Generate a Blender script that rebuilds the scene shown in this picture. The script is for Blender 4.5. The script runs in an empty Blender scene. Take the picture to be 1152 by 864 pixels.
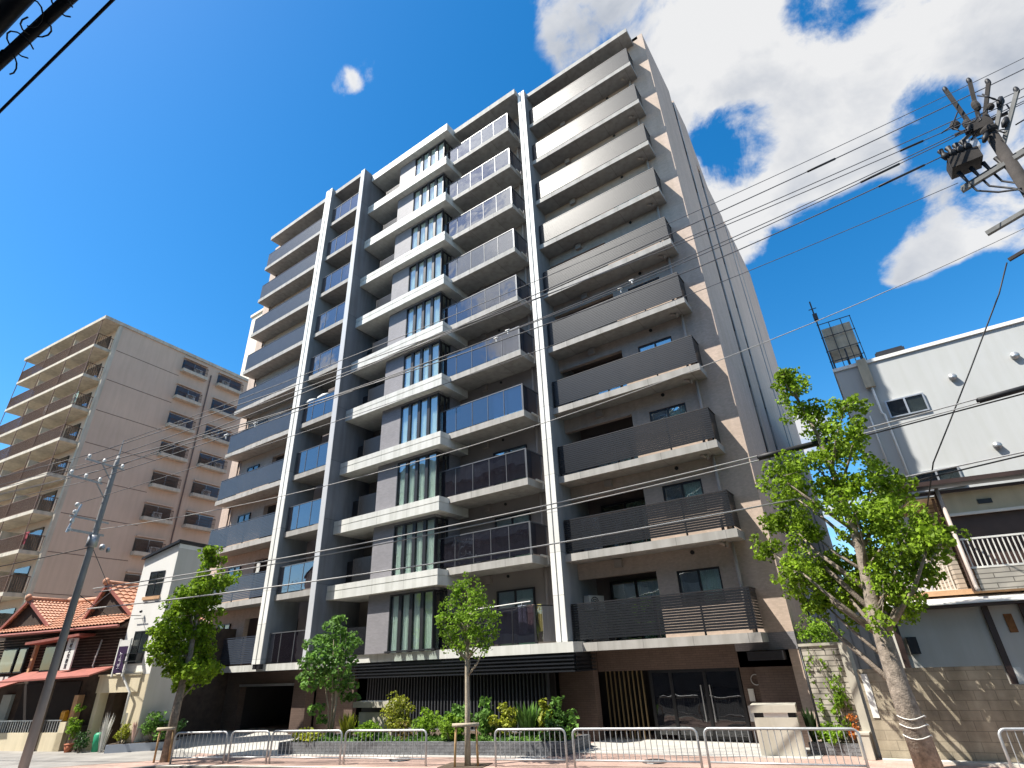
import bpy, math, random
from mathutils import Vector, Matrix, noise as mnoise
random.seed(7)
R = math.radians
scene = bpy.context.scene
col = scene.collection

# ------------------------------------------------------------------ camera
cam_d = bpy.data.cameras.new("camera"); cam = bpy.data.objects.new("camera", cam_d); col.objects.link(cam)
cam_d.sensor_width = 36.0; cam_d.lens = 36.0 * 605.78 / 1152.0
cam_d.clip_start = 0.1; cam_d.clip_end = 3000
def cam_axes(yaw, pitch, roll):
    f = Vector((math.sin(yaw) * math.cos(pitch), math.cos(yaw) * math.cos(pitch), math.sin(pitch)))
    r = Vector((math.cos(yaw), -math.sin(yaw), 0)); u = r.cross(f)
    return math.cos(roll) * r + math.sin(roll) * u, -math.sin(roll) * r + math.cos(roll) * u, f
_r, _u, _f = cam_axes(-.5894, .4732, -.0463)
m = Matrix((_r, _u, -_f)).transposed().to_4x4(); m.translation = Vector((0, 0, 2.45))
cam.matrix_world = m
scene.camera = cam

# ------------------------------------------------------------------ sun, sky, exposure
SUN = Vector((-.45, -.51, 1.0)).normalized()          # towards the sun
EL = math.asin(SUN.z); AZ = math.atan2(SUN.x, SUN.y)
sd = bpy.data.lights.new("sun", 'SUN'); sd.energy = 5.0; sd.angle = R(.53); sd.color = (1.0, .95, .86)
so = bpy.data.objects.new("sun", sd); col.objects.link(so)
so.rotation_euler = (-SUN).to_track_quat('-Z', 'Y').to_euler(); so.location = (-30, -30, 60)

w = bpy.data.worlds.new("World"); scene.world = w; w.use_nodes = True
nt = w.node_tree; nt.nodes.clear()
def N(t, **kw):
    n = nt.nodes.new(t)
    for k, v in kw.items(): setattr(n, k, v)
    return n
def L(a, b): nt.links.new(a, b)
def wm(op, a=None, b=None, c=None, clamp=False):
    n = N('ShaderNodeMath', operation=op); n.use_clamp = clamp
    for i, v in enumerate((a, b, c)):
        if v is None: continue
        if isinstance(v, (int, float)): n.inputs[i].default_value = v
        else: L(v, n.inputs[i])
    return n.outputs[0]
sky = N('ShaderNodeTexSky', sky_type='NISHITA'); sky.sun_disc = False
sky.sun_elevation = EL; sky.sun_rotation = AZ
sky.altitude = 50; sky.air_density = 1.0; sky.dust_density = .4; sky.ozone_density = 2.0
hs = N('ShaderNodeHueSaturation'); hs.inputs['Saturation'].default_value = 1.42; hs.inputs['Value'].default_value = 1.25
hs.inputs['Hue'].default_value = .496
L(sky.outputs[0], hs.inputs['Color'])
bg1 = N('ShaderNodeBackground'); bg1.inputs[1].default_value = .096; L(hs.outputs[0], bg1.inputs[0])
tc = N('ShaderNodeTexCoord')
D = tc.outputs['Generated']
nrm = N('ShaderNodeVectorMath', operation='NORMALIZE'); L(D, nrm.inputs[0]); D = nrm.outputs[0]
sep = N('ShaderNodeSeparateXYZ'); L(D, sep.inputs[0])
zc = wm('ADD', wm('MAXIMUM', sep.outputs[2], 0.0), .12)
pl = N('ShaderNodeVectorMath', operation='SCALE'); L(D, pl.inputs[0]); L(wm('DIVIDE', 1.0, zc), pl.inputs['Scale'])
def fbm(scale, detail, rough, off, src, dist=0.0):
    mp = N('ShaderNodeMapping'); mp.inputs['Location'].default_value = off; L(src, mp.inputs[0])
    n = N('ShaderNodeTexNoise'); n.inputs['Scale'].default_value = scale; n.inputs['Detail'].default_value = detail
    n.inputs['Roughness'].default_value = rough; n.inputs['Distortion'].default_value = dist; L(mp.outputs[0], n.inputs['Vector'])
    return n.outputs[0]
n1 = fbm(3.0, 10, .60, (3.1, 1.7, .4), pl.outputs[0], .35)
n2 = fbm(8.5, 10, .62, (9.1, 4.7, 2.4), D, .4)
nn = wm('ADD', wm('MULTIPLY', n1, .55), wm('MULTIPLY', n2, .45))
# cloud banks: (azimuth deg, elevation deg, inner radius, outer radius (deg), weight)
BANKS = [(-11, 60, 2, 11, .45), (0, 56, 4, 16, .52), (9, 51, 4, 13, .50), (16, 47, 3, 9, .48), (24, 46, 4, 14, .52), (5, 66, 4, 18, .5), (-7, 51, 2, 7, .45), (-3, 40, 2, 9, .52), (4, 40, 1, 6, .40), (8, 38.5, 1, 5, .42), (36, 60, 6, 22, .5),
    (13.5, 33.5, 1, 6, .62), (10, 30.5, .5, 4, .55), (7, 30, .5, 2.5, .40), (18, 31, 2, 7, .5), (24, 36, 3, 9, .5), (30, 40, 3, 12, .5),
    (-54.9, 56.1, .0, 3.0, .36), (-58.2, 54.4, .0, 2.0, .30), (-59, 59, .0, 1.6, .26), (-3.7, 18, .5, 3.5, .34), (-2, 12, 1, 6, .3),
    (-1.5, 45.3, 0, 5.0, -.46), (12.5, 51.5, 0, 4.0, -.30), (16.0, 38.8, 0, 4.5, -.40), (2, 32.5, 0, 7.0, -.55), (12, 24.5, 0, 5, -.4), (8.5, 34.2, 0, 4.5, -.45),
    (150, 40, 10, 40, .34), (209, 38, 4, 13, .66), (213, 53, 3, 12, .60), (236, 34, 2, 10, .34), (100, 35, 8, 34, .36), (-165, 60, 6, 22, .3), (178, 45, 5, 22, .22)]
acc = None; hole = None
for az, el, r0, r1, wt in BANKS:
    if not wt: continue
    v = Vector((math.sin(R(az)) * math.cos(R(el)), math.cos(R(az)) * math.cos(R(el)), math.sin(R(el))))
    d = N('ShaderNodeVectorMath', operation='DOT_PRODUCT'); L(D, d.inputs[0]); d.inputs[1].default_value = v
    mr = N('ShaderNodeMapRange', interpolation_type='SMOOTHSTEP')
    mr.inputs['From Min'].default_value = math.cos(R(r1)); mr.inputs['From Max'].default_value = math.cos(R(r0))
    mr.inputs['To Max'].default_value = wt; L(d.outputs['Value'], mr.inputs['Value'])
    if wt < 0: hole = mr.outputs[0] if hole is None else wm('ADD', hole, mr.outputs[0])
    else: acc = mr.outputs[0] if acc is None else wm('ADD', acc, mr.outputs[0])
acc = wm('MINIMUM', acc, .56)
dens = wm('ADD', wm('MULTIPLY', wm('SUBTRACT', nn, .5), wm('ADD', 1.3, wm('MULTIPLY', acc, 2.2))), wm('ADD', acc, hole))
mask = N('ShaderNodeMapRange', interpolation_type='SMOOTHSTEP')
mask.inputs['From Min'].default_value = .25; mask.inputs['From Max'].default_value = .55; L(dens, mask.inputs['Value'])
mask.inputs['To Max'].default_value = .97
n3 = fbm(3.2, 6, .55, (1.2, 7.7, 5.4), D, .3)
cr = N('ShaderNodeValToRGB'); L(wm('ADD', n3, wm('MULTIPLY', wm('SUBTRACT', .55, dens), .22)), cr.inputs[0])
cr.color_ramp.elements[0].position = .32; cr.color_ramp.elements[0].color = (.52, .57, .66, 1)
cr.color_ramp.elements[1].position = .54; cr.color_ramp.elements[1].color = (1, 1, 1, 1)
bg2 = N('ShaderNodeBackground'); L(cr.outputs[0], bg2.inputs[0])
sdt = N('ShaderNodeVectorMath', operation='DOT_PRODUCT'); L(D, sdt.inputs[0]); sdt.inputs[1].default_value = SUN
L(wm('ADD', .47, wm('MULTIPLY', wm('POWER', wm('MAXIMUM', sdt.outputs['Value'], 0.0), 14.0), 1.3)), bg2.inputs[1])   # clouds glow round the sun
mx = N('ShaderNodeMixShader'); L(mask.outputs[0], mx.inputs[0]); L(bg1.outputs[0], mx.inputs[1]); L(bg2.outputs[0], mx.inputs[2])
wo = N('ShaderNodeOutputWorld'); L(mx.outputs[0], wo.inputs[0])

scene.view_settings.view_transform = 'Standard'; scene.view_settings.look = 'None'
scene.view_settings.exposure = .9; scene.view_settings.gamma = 1.0; scene.view_settings.use_curve_mapping = False
scene.render.engine = 'CYCLES'

# ------------------------------------------------------------------ materials
def mat(name, base, rough=.7, var=.12, scale=2.0, bump=0.0, bscale=40.0, metallic=0.0, spec=.4, tile=None, streak=0.0, island=0.0, translucent=0.0):
    """tile=(w,h,mortar,mortar_dark): tiles laid on vertical faces; streak: rain streaks"""
    m = bpy.data.materials.new(name); m.use_nodes = True
    t = m.node_tree; b = t.nodes['Principled BSDF']
    b.inputs['Roughness'].default_value = rough; b.inputs['Metallic'].default_value = metallic
    b.inputs['Specular IOR Level'].default_value = spec
    def n(ty, **kw):
        x = t.nodes.new(ty)
        for k, v in kw.items(): setattr(x, k, v)
        return x
    lk = t.links.new
    co = n('ShaderNodeTexCoord')
    no = n('ShaderNodeTexNoise'); no.inputs['Scale'].default_value = scale; no.inputs['Detail'].default_value = 5; no.inputs['Roughness'].default_value = .6
    lk(co.outputs['Object'], no.inputs['Vector'])
    ramp = n('ShaderNodeValToRGB'); lk(no.outputs[0], ramp.inputs[0])
    ramp.color_ramp.elements[0].position = .3; ramp.color_ramp.elements[1].position = .7
    lo = 1 - var; hi = 1 + var
    ramp.color_ramp.elements[0].color = (base[0] * lo, base[1] * lo, base[2] * lo, 1)
    ramp.color_ramp.elements[1].color = (min(1, base[0] * hi), min(1, base[1] * hi), min(1, base[2] * hi), 1)
    c = ramp.outputs[0]
    def mul(c, fac):
        x = n('ShaderNodeMix', data_type='RGBA', blend_type='MULTIPLY'); x.inputs['Factor'].default_value = 1
        lk(c, x.inputs['A']); lk(fac, x.inputs['B']); return x.outputs['Result']
    if streak:
        mp = n('ShaderNodeMapping'); mp.inputs['Scale'].default_value = (1.7, 1.7, .16); lk(co.outputs['Object'], mp.inputs[0])
        s = n('ShaderNodeTexNoise'); s.inputs['Scale'].default_value = 2.2; s.inputs['Detail'].default_value = 6; lk(mp.outputs[0], s.inputs['Vector'])
        sr = n('ShaderNodeValToRGB'); lk(s.outputs[0], sr.inputs[0])
        sr.color_ramp.elements[0].position = .35; sr.color_ramp.elements[1].position = .6
        k = 1 - streak; sr.color_ramp.elements[0].color = (k, k, k * .98, 1); sr.color_ramp.elements[1].color = (1, 1, 1, 1)
        c = mul(c, sr.outputs[0])
    h = None
    if tile:
        sp = n('ShaderNodeSeparateXYZ'); lk(co.outputs['Object'], sp.inputs[0])
        ad = n('ShaderNodeMath', operation='ADD'); lk(sp.outputs[0], ad.inputs[0]); lk(sp.outputs[1], ad.inputs[1])
        cb = n('ShaderNodeCombineXYZ'); lk(ad.outputs[0], cb.inputs[0]); lk(sp.outputs[2] if len(tile) < 5 else sp.outputs[1], cb.inputs[1])
        if len(tile) > 4: lk(sp.outputs[0], cb.inputs[0])
        if len(tile) > 4 and tile[4] == 2:                 # only upright joints
            for l in list(cb.inputs[1].links): t.links.remove(l)
            cb.inputs[1].default_value = 7.3
        br = n('ShaderNodeTexBrick'); lk(cb.outputs[0], br.inputs['Vector']); br.inputs['Scale'].default_value = 1.0
        br.inputs['Brick Width'].default_value = tile[0]; br.inputs['Row Height'].default_value = tile[1]; br.inputs['Mortar Size'].default_value = tile[2]
        br.inputs['Color1'].default_value = (1, 1, 1, 1); br.inputs['Color2'].default_value = (.84, .84, .84, 1)
        k = tile[3]; br.inputs['Mortar'].default_value = (k, k, k, 1)
        c = mul(c, br.outputs['Color']); h = br.outputs['Fac']
    if island:
        g = n('ShaderNodeNewGeometry'); ir = n('ShaderNodeValToRGB'); lk(g.outputs['Random Per Island'], ir.inputs[0])
        ir.color_ramp.elements[0].color = (1 - island, 1 - island, 1 - island * .8, 1); ir.color_ramp.elements[1].color = (1 + island, 1 + island * .9, 1, 1)
        c = mul(c, ir.outputs[0])
    lk(c, b.inputs['Base Color'])
    if bump:
        bn = n('ShaderNodeTexNoise'); bn.inputs['Scale'].default_value = bscale; bn.inputs['Detail'].default_value = 4; lk(co.outputs['Object'], bn.inputs['Vector'])
        bp = n('ShaderNodeBump'); bp.inputs['Strength'].default_value = bump; bp.inputs['Distance'].default_value = .02
        lk(bn.outputs[0], bp.inputs['Height']); lk(bp.outputs[0], b.inputs['Normal'])
    if translucent:
        tr = n('ShaderNodeBsdfTranslucent'); lk(c, tr.inputs[0])
        mxs = n('ShaderNodeMixShader'); mxs.inputs[0].default_value = translucent
        out = t.nodes['Material Output']; lk(b.outputs[0], mxs.inputs[1]); lk(tr.outputs[0], mxs.inputs[2]); lk(mxs.outputs[0], out.inputs[0])
    return m
def glass(name, tint, refl=.25, trans=.4, rough=.01, dark=(.02, .02, .025)):
    m = bpy.data.materials.new(name); m.use_nodes = True; t = m.node_tree; t.nodes.clear(); lk = t.links.new
    out = t.nodes.new('ShaderNodeOutputMaterial')
    di = t.nodes.new('ShaderNodeBsdfDiffuse'); di.inputs[0].default_value = (*dark, 1)
    tr = t.nodes.new('ShaderNodeBsdfTransparent'); tr.inputs[0].default_value = (*tint, 1)
    m1 = t.nodes.new('ShaderNodeMixShader'); m1.inputs[0].default_value = trans; lk(di.outputs[0], m1.inputs[1]); lk(tr.outputs[0], m1.inputs[2])
    gl = t.nodes.new('ShaderNodeBsdfGlossy'); gl.inputs['Roughness'].default_value = rough; gl.inputs[0].default_value = (.95, .97, 1, 1)
    lf = t.nodes.new('ShaderNodeLayerWeight'); lf.inputs[0].default_value = .5
    lp_ = t.nodes.new('ShaderNodeMath'); lp_.operation = 'POWER'; lp_.inputs[1].default_value = 3.5; lk(lf.outputs['Facing'], lp_.inputs[0])
    lw = t.nodes.new('ShaderNodeMath'); lw.operation = 'MULTIPLY'; lw.inputs[1].default_value = .8; lk(lp_.outputs[0], lw.inputs[0])
    ad = t.nodes.new('ShaderNodeMath'); ad.operation = 'ADD'; ad.use_clamp = True; ad.inputs[1].default_value = refl; lk(lw.outputs[0], ad.inputs[0])
    co = t.nodes.new('ShaderNodeTexCoord'); no = t.nodes.new('ShaderNodeTexNoise'); no.inputs['Scale'].default_value = .9; lk(co.outputs['Object'], no.inputs['Vector'])
    bp = t.nodes.new('ShaderNodeBump'); bp.inputs['Strength'].default_value = .06; bp.inputs['Distance'].default_value = .2; lk(no.outputs[0], bp.inputs['Height']); lk(bp.outputs[0], gl.inputs['Normal'])
    m2 = t.nodes.new('ShaderNodeMixShader'); lk(ad.outputs[0], m2.inputs[0]); lk(m1.outputs[0], m2.inputs[1]); lk(gl.outputs[0], m2.inputs[2])
    lk(m2.outputs[0], out.inputs[0]); return m

M = {}
M['stucco'] = mat('beige_wall_tile', (.545, .43, .355), .8, .06, .7, tile=(.10, .05, .004, .86), streak=.10)
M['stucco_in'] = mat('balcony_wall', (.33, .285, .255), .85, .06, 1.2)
M['tile_grey'] = mat('grey_mosaic_tile', (.255, .245, .26), .6, .06, 1.0, tile=(.15, .05, .006, .72))
M['tile_brown'] = mat('brown_wall_tile', (.125, .085, .068), .6, .14, 2.0, tile=(.24, .065, .006, .6))
M['slab'] = mat('balcony_concrete', (.40, .385, .36), .75, .08, 1.4, streak=.22, tile=(1.62, 50, .014, .62, 2))
M['ledge'] = mat('white_ledge_paint', (.62, .62, .585), .6, .06, 1.2, streak=.16, tile=(1.9, 50, .012, .66, 2))
M['white'] = mat('white_stripe_paint', (.80, .79, .75), .6, .05, 1.0, streak=.08, tile=(60, 1.475, .014, .6))
M['pier'] = mat('grey_pier_paint', (.30, .32, .34), .7, .08, 1.0, streak=.15, tile=(60, 2.95, .016, .6))
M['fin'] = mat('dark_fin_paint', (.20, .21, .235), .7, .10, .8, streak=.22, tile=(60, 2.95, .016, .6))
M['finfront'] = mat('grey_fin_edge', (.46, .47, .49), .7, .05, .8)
M['slat'] = mat('bronze_slat_metal', (.014, .0155, .019), .34, .10, 3.0, metallic=.0, spec=.46)
M['slat_blue'] = mat('slate_slat_metal', (.045, .056, .078), .42, .08, 3.0, metallic=.0, spec=.5)
M['black'] = mat('black_metal', (.018, .018, .021), .42, .2, 4.0, spec=.5)
M['screenslat'] = mat('charcoal_screen_slat', (.042, .044, .05), .5, .12, 4.0, spec=.5)
M['darkframe'] = mat('dark_window_frame', (.022, .022, .024), .4, .15, 4.0, spec=.5)
M['alu'] = mat('aluminium', (.52, .53, .54), .38, .08, 4.0, metallic=.7)
M['galv'] = mat('galvanised_steel', (.47, .475, .48), .46, .24, 5.0, metallic=.6)
M['railframe'] = mat('grey_rail_frame', (.16, .165, .175), .4, .08, 4.0, metallic=.4)
M['railglass'] = glass('smoked_rail_glass', (.42, .39, .45), .17, .60, .01, (.02, .018, .026))
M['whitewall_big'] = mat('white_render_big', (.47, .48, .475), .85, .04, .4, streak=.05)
M['winglass'] = glass('window_glass', (.86, .99, .94), .26, .99, .008)
M['clearglass'] = glass('house_window_glass', (.62, .64, .64), .14, .97, .01)
M['darkglass'] = glass('dark_door_glass', (.45, .47, .48), .07, .6, .01)
M['curtain'] = mat('pale_curtain', (.86, .88, .84), .9, .04, 6.0, translucent=.08)
M['curtain_dim'] = mat('grey_curtain', (.36, .40, .38), .9, .10, 6.0)
M['pipe'] = mat('beige_pipe', (.42, .36, .32), .5, .05, 3.0)
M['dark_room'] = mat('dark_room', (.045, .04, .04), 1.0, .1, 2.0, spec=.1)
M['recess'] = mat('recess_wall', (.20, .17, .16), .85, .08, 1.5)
M['asphalt'] = mat('asphalt', (.06, .06, .062), .9, .18, 3.0, bump=.4, bscale=120)
M['apron'] = mat('worn_grey_paving', (.27, .255, .235), .9, .26, .7, bump=.25, bscale=80)
M['paver'] = mat('pink_paving', (.42, .29, .24), .85, .24, .8, bump=.15, bscale=60, tile=(.2, .1, .006, .75, 1))
M['kerb'] = mat('kerb_stone', (.48, .46, .41), .85, .28, 1.3, bump=.3)
M['drive'] = mat('pale_driveway_tile', (.50, .48, .44), .7, .08, 1.2, tile=(.6, .3, .008, .8, 1))
M['granite'] = mat('grey_split_granite', (.17, .175, .185), .7, .35, 9.0, bump=.8, bscale=26, tile=(.4, .08, .008, .5))
M['blockwall'] = mat('weathered_block', (.40, .345, .255), .95, .30, 1.6, bump=.4, bscale=50, tile=(.4, .2, .008, .62), streak=.28)
M['cream_block'] = mat('ribbed_cream_block', (.46, .42, .36), .9, .10, 2.0, tile=(.8, .13, .014, .35))
M['cream_stone'] = mat('cream_stone', (.46, .43, .36), .8, .10, 2.0, streak=.18)
M['brown_apt'] = mat('brown_render', (.64, .49, .375), .9, .07, .25, streak=.06)
M['brown_dark'] = mat('brown_joint', (.20, .14, .115), .9, .1, 1.0)
M['apt_slab'] = mat('old_cream_slab', (.58, .52, .42), .85, .10, 1.0, streak=.2)
M['rust'] = mat('brown_rail_paint', (.13, .075, .05), .7, .25, 5.0)
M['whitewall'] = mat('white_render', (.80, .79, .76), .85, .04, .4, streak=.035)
M['whitewall_side'] = mat('grey_and_shaded_render', (.60, .575, .53), .85, .06, .4, streak=.06)
M['cream'] = mat('cream_render', (.66, .58, .42), .85, .07, 1.0, streak=.12)
M['tower'] = mat('cream_tower_render', (.74, .66, .54), .85, .05, .4)
M['clay'] = mat('orange_clay_tile', (.47, .235, .145), .7, .26, 3.5, bump=.2, bscale=30)
M['wood'] = mat('dark_weathered_wood', (.062, .043, .033), .85, .35, 3.0, bump=.3, bscale=50)
M['oldboard'] = mat('grey_weathered_board', (.17, .135, .105), .9, .4, 4.0)
M['redroof'] = mat('red_sheet_awning', (.32, .105, .08), .6, .2, 3.0)
M['pole'] = mat('concrete_pole', (.33, .33, .33), .85, .10, 1.5, streak=.2)
M['armsteel'] = mat('weathered_steel', (.13, .13, .125), .7, .25, 5.0, metallic=.3)
M['polebrown'] = mat('grimy_pole', (.036, .031, .028), .9, .4, 3.0)
M['cable'] = mat('black_cable', (.012, .012, .014), .55, .1, 4.0)
M['wire'] = mat('grey_wire', (.10, .10, .11), .5, .1, 4.0)
M['wirelight'] = mat('pale_wire', (.40, .39, .38), .5, .1, 4.0)
M['porcelain'] = mat('white_insulator', (.75, .75, .73), .3, .05, 4.0)
M['bark'] = mat('grey_bark', (.26, .215, .175), .95, .45, 9.0, bump=.9, bscale=30)
M['barkpale'] = mat('pale_bark', (.40, .34, .26), .9, .25, 6.0, bump=.5, bscale=40)
M['stake'] = mat('timber_stake', (.42, .27, .13), .8, .2, 6.0)
M['leaf'] = mat('street_tree_leaf', (.215, .34, .03), .6, .20, .9, island=.5, translucent=.42, spec=.22)
M['leaf_lime'] = mat('lime_leaf', (.22, .37, .04), .6, .2, 1.2, island=.4, translucent=.42, spec=.22)
M['leaf_mid'] = mat('soft_green_leaf', (.13, .26, .06), .6, .2, 1.2, island=.5, translucent=.36, spec=.25)
M['leaf_dark'] = mat('dark_green_leaf', (.04, .10, .025), .45, .2, 1.5, island=.5, translucent=.2)
M['leaf_yellow'] = mat('yellow_green_leaf', (.30, .34, .04), .6, .2, 1.5, island=.5, translucent=.3)
M['leaf_red'] = mat('reddish_leaf', (.20, .15, .05), .6, .3, 3.0, island=.6, translucent=.3)
M['leaf_orange'] = mat('orange_leaf', (.50, .17, .04), .5, .2, 1.5, island=.4, translucent=.3)
M['soil'] = mat('soil', (.09, .065, .045), .95, .3, 6.0, bump=.5)
M['terracotta'] = mat('terracotta', (.40, .14, .075), .8, .15, 5.0)
M['purple'] = mat('purple_sign_panel', (.032, .010, .048), .5, .1, 3.0)
M['signwhite'] = mat('white_sign_panel', (.78, .78, .74), .5, .05, 3.0)
M['ink'] = mat('dark_lettering', (.03, .03, .04), .6, .1, 3.0)
M['inkpale'] = mat('pale_lettering', (.70, .66, .72), .6, .1, 3.0)
M['plastic'] = mat('off_white_plastic', (.70, .69, .65), .45, .05, 3.0)
M['brownmetal'] = mat('brown_metal_trim', (.055, .032, .026), .5, .15, 3.0, spec=.5)
M['corrug'] = mat('blue_grey_sheet', (.34, .38, .45), .5, .08, 2.0)
M['tank'] = mat('beige_tank_panel', (.55, .48, .36), .7, .12, 2.0, streak=.3)
M['rustpatch'] = mat('rust_patch', (.30, .13, .05), .9, .3, 8.0)
M['yellow'] = mat('orange_yellow_plastic', (.75, .36, .03), .5, .1, 3.0)
M['green_sign'] = mat('green_panel', (.02, .28, .15), .5, .1, 3.0)
M['brass'] = mat('brass_rod', (.22, .16, .085), .45, .1, 3.0, metallic=.5)
M['cloth_blue'] = mat('pale_blue_cloth', (.50, .56, .68), .9, .15, 8.0)
M['cloth_pink'] = mat('pink_cloth', (.62, .42, .36), .9, .15, 8.0)
M['cloth_yellow'] = mat('yellow_cloth', (.60, .56, .20), .9, .15, 8.0)
M['cloth_red'] = mat('dark_red_cloth', (.30, .05, .07), .9, .2, 8.0)
M['cloth_mint'] = mat('mint_cloth', (.50, .70, .64), .9, .15, 8.0)
M['timber'] = mat('bare_timber', (.60, .36, .20), .7, .12, 5.0)

# ------------------------------------------------------------------ mesh helpers
class MB:
    def __init__(s): s.v = []; s.f = []; s.smooth = False
    def poly(s, pts):
        n = len(s.v); s.v += [tuple(p) for p in pts]; s.f.append(tuple(range(n, n + len(pts)))); return s
    def box(s, x0, x1, y0, y1, z0, z1):
        n = len(s.v)
        s.v += [(x0, y0, z0), (x1, y0, z0), (x1, y1, z0), (x0, y1, z0), (x0, y0, z1), (x1, y0, z1), (x1, y1, z1), (x0, y1, z1)]
        s.f += [tuple(n + i for i in q) for q in ((3, 2, 1, 0), (4, 5, 6, 7), (0, 1, 5, 4), (1, 2, 6, 5), (2, 3, 7, 6), (3, 0, 4, 7))]
        return s
    def bar(s, p0, p1, wd, ht):                         # box along p0 -> p1
        p0 = Vector(p0); p1 = Vector(p1); d = (p1 - p0).normalized()
        up = Vector((0, 0, 1)) if abs(d.z) < .95 else Vector((0, 1, 0))
        a = d.cross(up).normalized() * wd / 2; b = a.cross(d).normalized() * ht / 2
        n = len(s.v)
        for p in (p0, p1): s.v += [tuple(p - a - b), tuple(p + a - b), tuple(p + a + b), tuple(p - a + b)]
        s.f += [tuple(n + i for i in q) for q in ((3, 2, 1, 0), (4, 5, 6, 7), (0, 1, 5, 4), (1, 2, 6, 5), (2, 3, 7, 6), (3, 0, 4, 7))]
        return s
    def tube(s, pts, rads, n=8, caps=True):
        pts = [Vector(p) for p in pts]
        if isinstance(rads, (int, float)): rads = [rads] * len(pts)
        base = len(s.v); ref = None
        for i, p in enumerate(pts):
            d = (pts[min(i + 1, len(pts) - 1)] - pts[max(i - 1, 0)]).normalized()
            if ref is None: ref = Vector((1, 0, 0)) if abs(d.x) < .8 else Vector((0, 1, 0))
            a = (ref - d * ref.dot(d)).normalized(); b = d.cross(a); ref = a
            for k in range(n):
                t = 2 * math.pi * k / n
                s.v.append(tuple(p + (a * math.cos(t) + b * math.sin(t)) * rads[i]))
        for i in range(len(pts) - 1):
            for k in range(n):
                k2 = (k + 1) % n
                s.f.append((base + i * n + k, base + i * n + k2, base + (i + 1) * n + k2, base + (i + 1) * n + k))
        if caps:
            s.f.append(tuple(base + k for k in reversed(range(n)))); e = base + (len(pts) - 1) * n
            s.f.append(tuple(e + k for k in range(n)))
        return s
    def prism(s, poly, z0, z1):                         # poly: counter-clockwise xy list
        n = len(s.v); k = len(poly)
        s.v += [(x, y, z0) for x, y in poly] + [(x, y, z1) for x, y in poly]
        s.f.append(tuple(n + i for i in reversed(range(k)))); s.f.append(tuple(n + k + i for i in range(k)))
        for i in range(k):
            j = (i + 1) % k; s.f.append((n + i, n + j, n + k + j, n + k + i))
        return s
    def xprism(s, prof, x0, x1):                        # profile of (y, z) pushed along x
        n = len(s.v); k = len(prof)
        s.v += [(x0, y, z) for y, z in prof] + [(x1, y, z) for y, z in prof]
        s.f.append(tuple(n + i for i in range(k))); s.f.append(tuple(n + k + i for i in reversed(range(k))))
        for i in range(k):
            j = (i + 1) % k; s.f.append((n + j, n + i, n + k + i, n + k + j))
        return s
    def ball(s, c, rx, ry, rz, nu=8, nv=6):
        n = len(s.v)
        for j in range(1, nv):
            ph = math.pi * j / nv
            for i in range(nu):
                th = 2 * math.pi * i / nu
                s.v.append((c[0] + rx * math.sin(ph) * math.cos(th), c[1] + ry * math.sin(ph) * math.sin(th), c[2] + rz * math.cos(ph)))
        top = len(s.v); s.v.append((c[0], c[1], c[2] + rz)); s.v.append((c[0], c[1], c[2] - rz))
        for i in range(nu):
            i2 = (i + 1) % nu
            s.f.append((top, n + i, n + i2)); e = n + (nv - 2) * nu; s.f.append((top + 1, e + i2, e + i))
            for j in range(nv - 2): s.f.append((n + j * nu + i, n + (j + 1) * nu + i, n + (j + 1) * nu + i2, n + j * nu + i2))
        return s
def root_of(o):
    while o.parent: o = o.parent
    return o
def part(name, mb, mt, parent=None, local=False, smooth=None, label=None):
    """link mb as ONE mesh; world coordinates unless local (then in the thing's own frame)"""
    off = Vector((0, 0, 0))
    if parent is not None and not local: off = root_of(parent).location
    me = bpy.data.meshes.new(name)
    me.from_pydata([(v[0] - off.x, v[1] - off.y, v[2] - off.z) for v in mb.v], [], mb.f)
    me.materials.append(M[mt] if isinstance(mt, str) else mt)
    if smooth or mb.smooth:
        for p in me.polygons: p.use_smooth = True
    me.update()
    o = bpy.data.objects.new(name, me); col.objects.link(o)
    if parent is not None: o.parent = parent
    if label: o['label'] = label
    return o
def tag(o, label=None, cat=None, group=None, kind=None):
    if label: o['label'] = label
    if cat: o['category'] = cat
    if group: o['group'] = group
    if kind: o['kind'] = kind
    return o
def thing(name, label, cat, loc=(0, 0, 0), rz=0.0, group=None):
    o = bpy.data.objects.new(name, None); col.objects.link(o); o.location = loc; o.rotation_euler = (0, 0, rz); o.empty_display_size = .2
    return tag(o, label, cat, group)
def single(name, mb, mt, label, cat, loc, group=None, rz=0.0, smooth=None):   # a thing that is one mesh, modelled in its own frame
    o = part(name, mb, mt, None, smooth=smooth); o.location = loc; o.rotation_euler = (0, 0, rz)
    return tag(o, label, cat, group)
def copy_tree(o, parent=None, dz=0.0):
    c = o.copy(); col.objects.link(c)
    if parent is not None: c.parent = parent
    c.location.z += dz
    for ch in list(o.children): copy_tree(ch, c)
    return c

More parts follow.
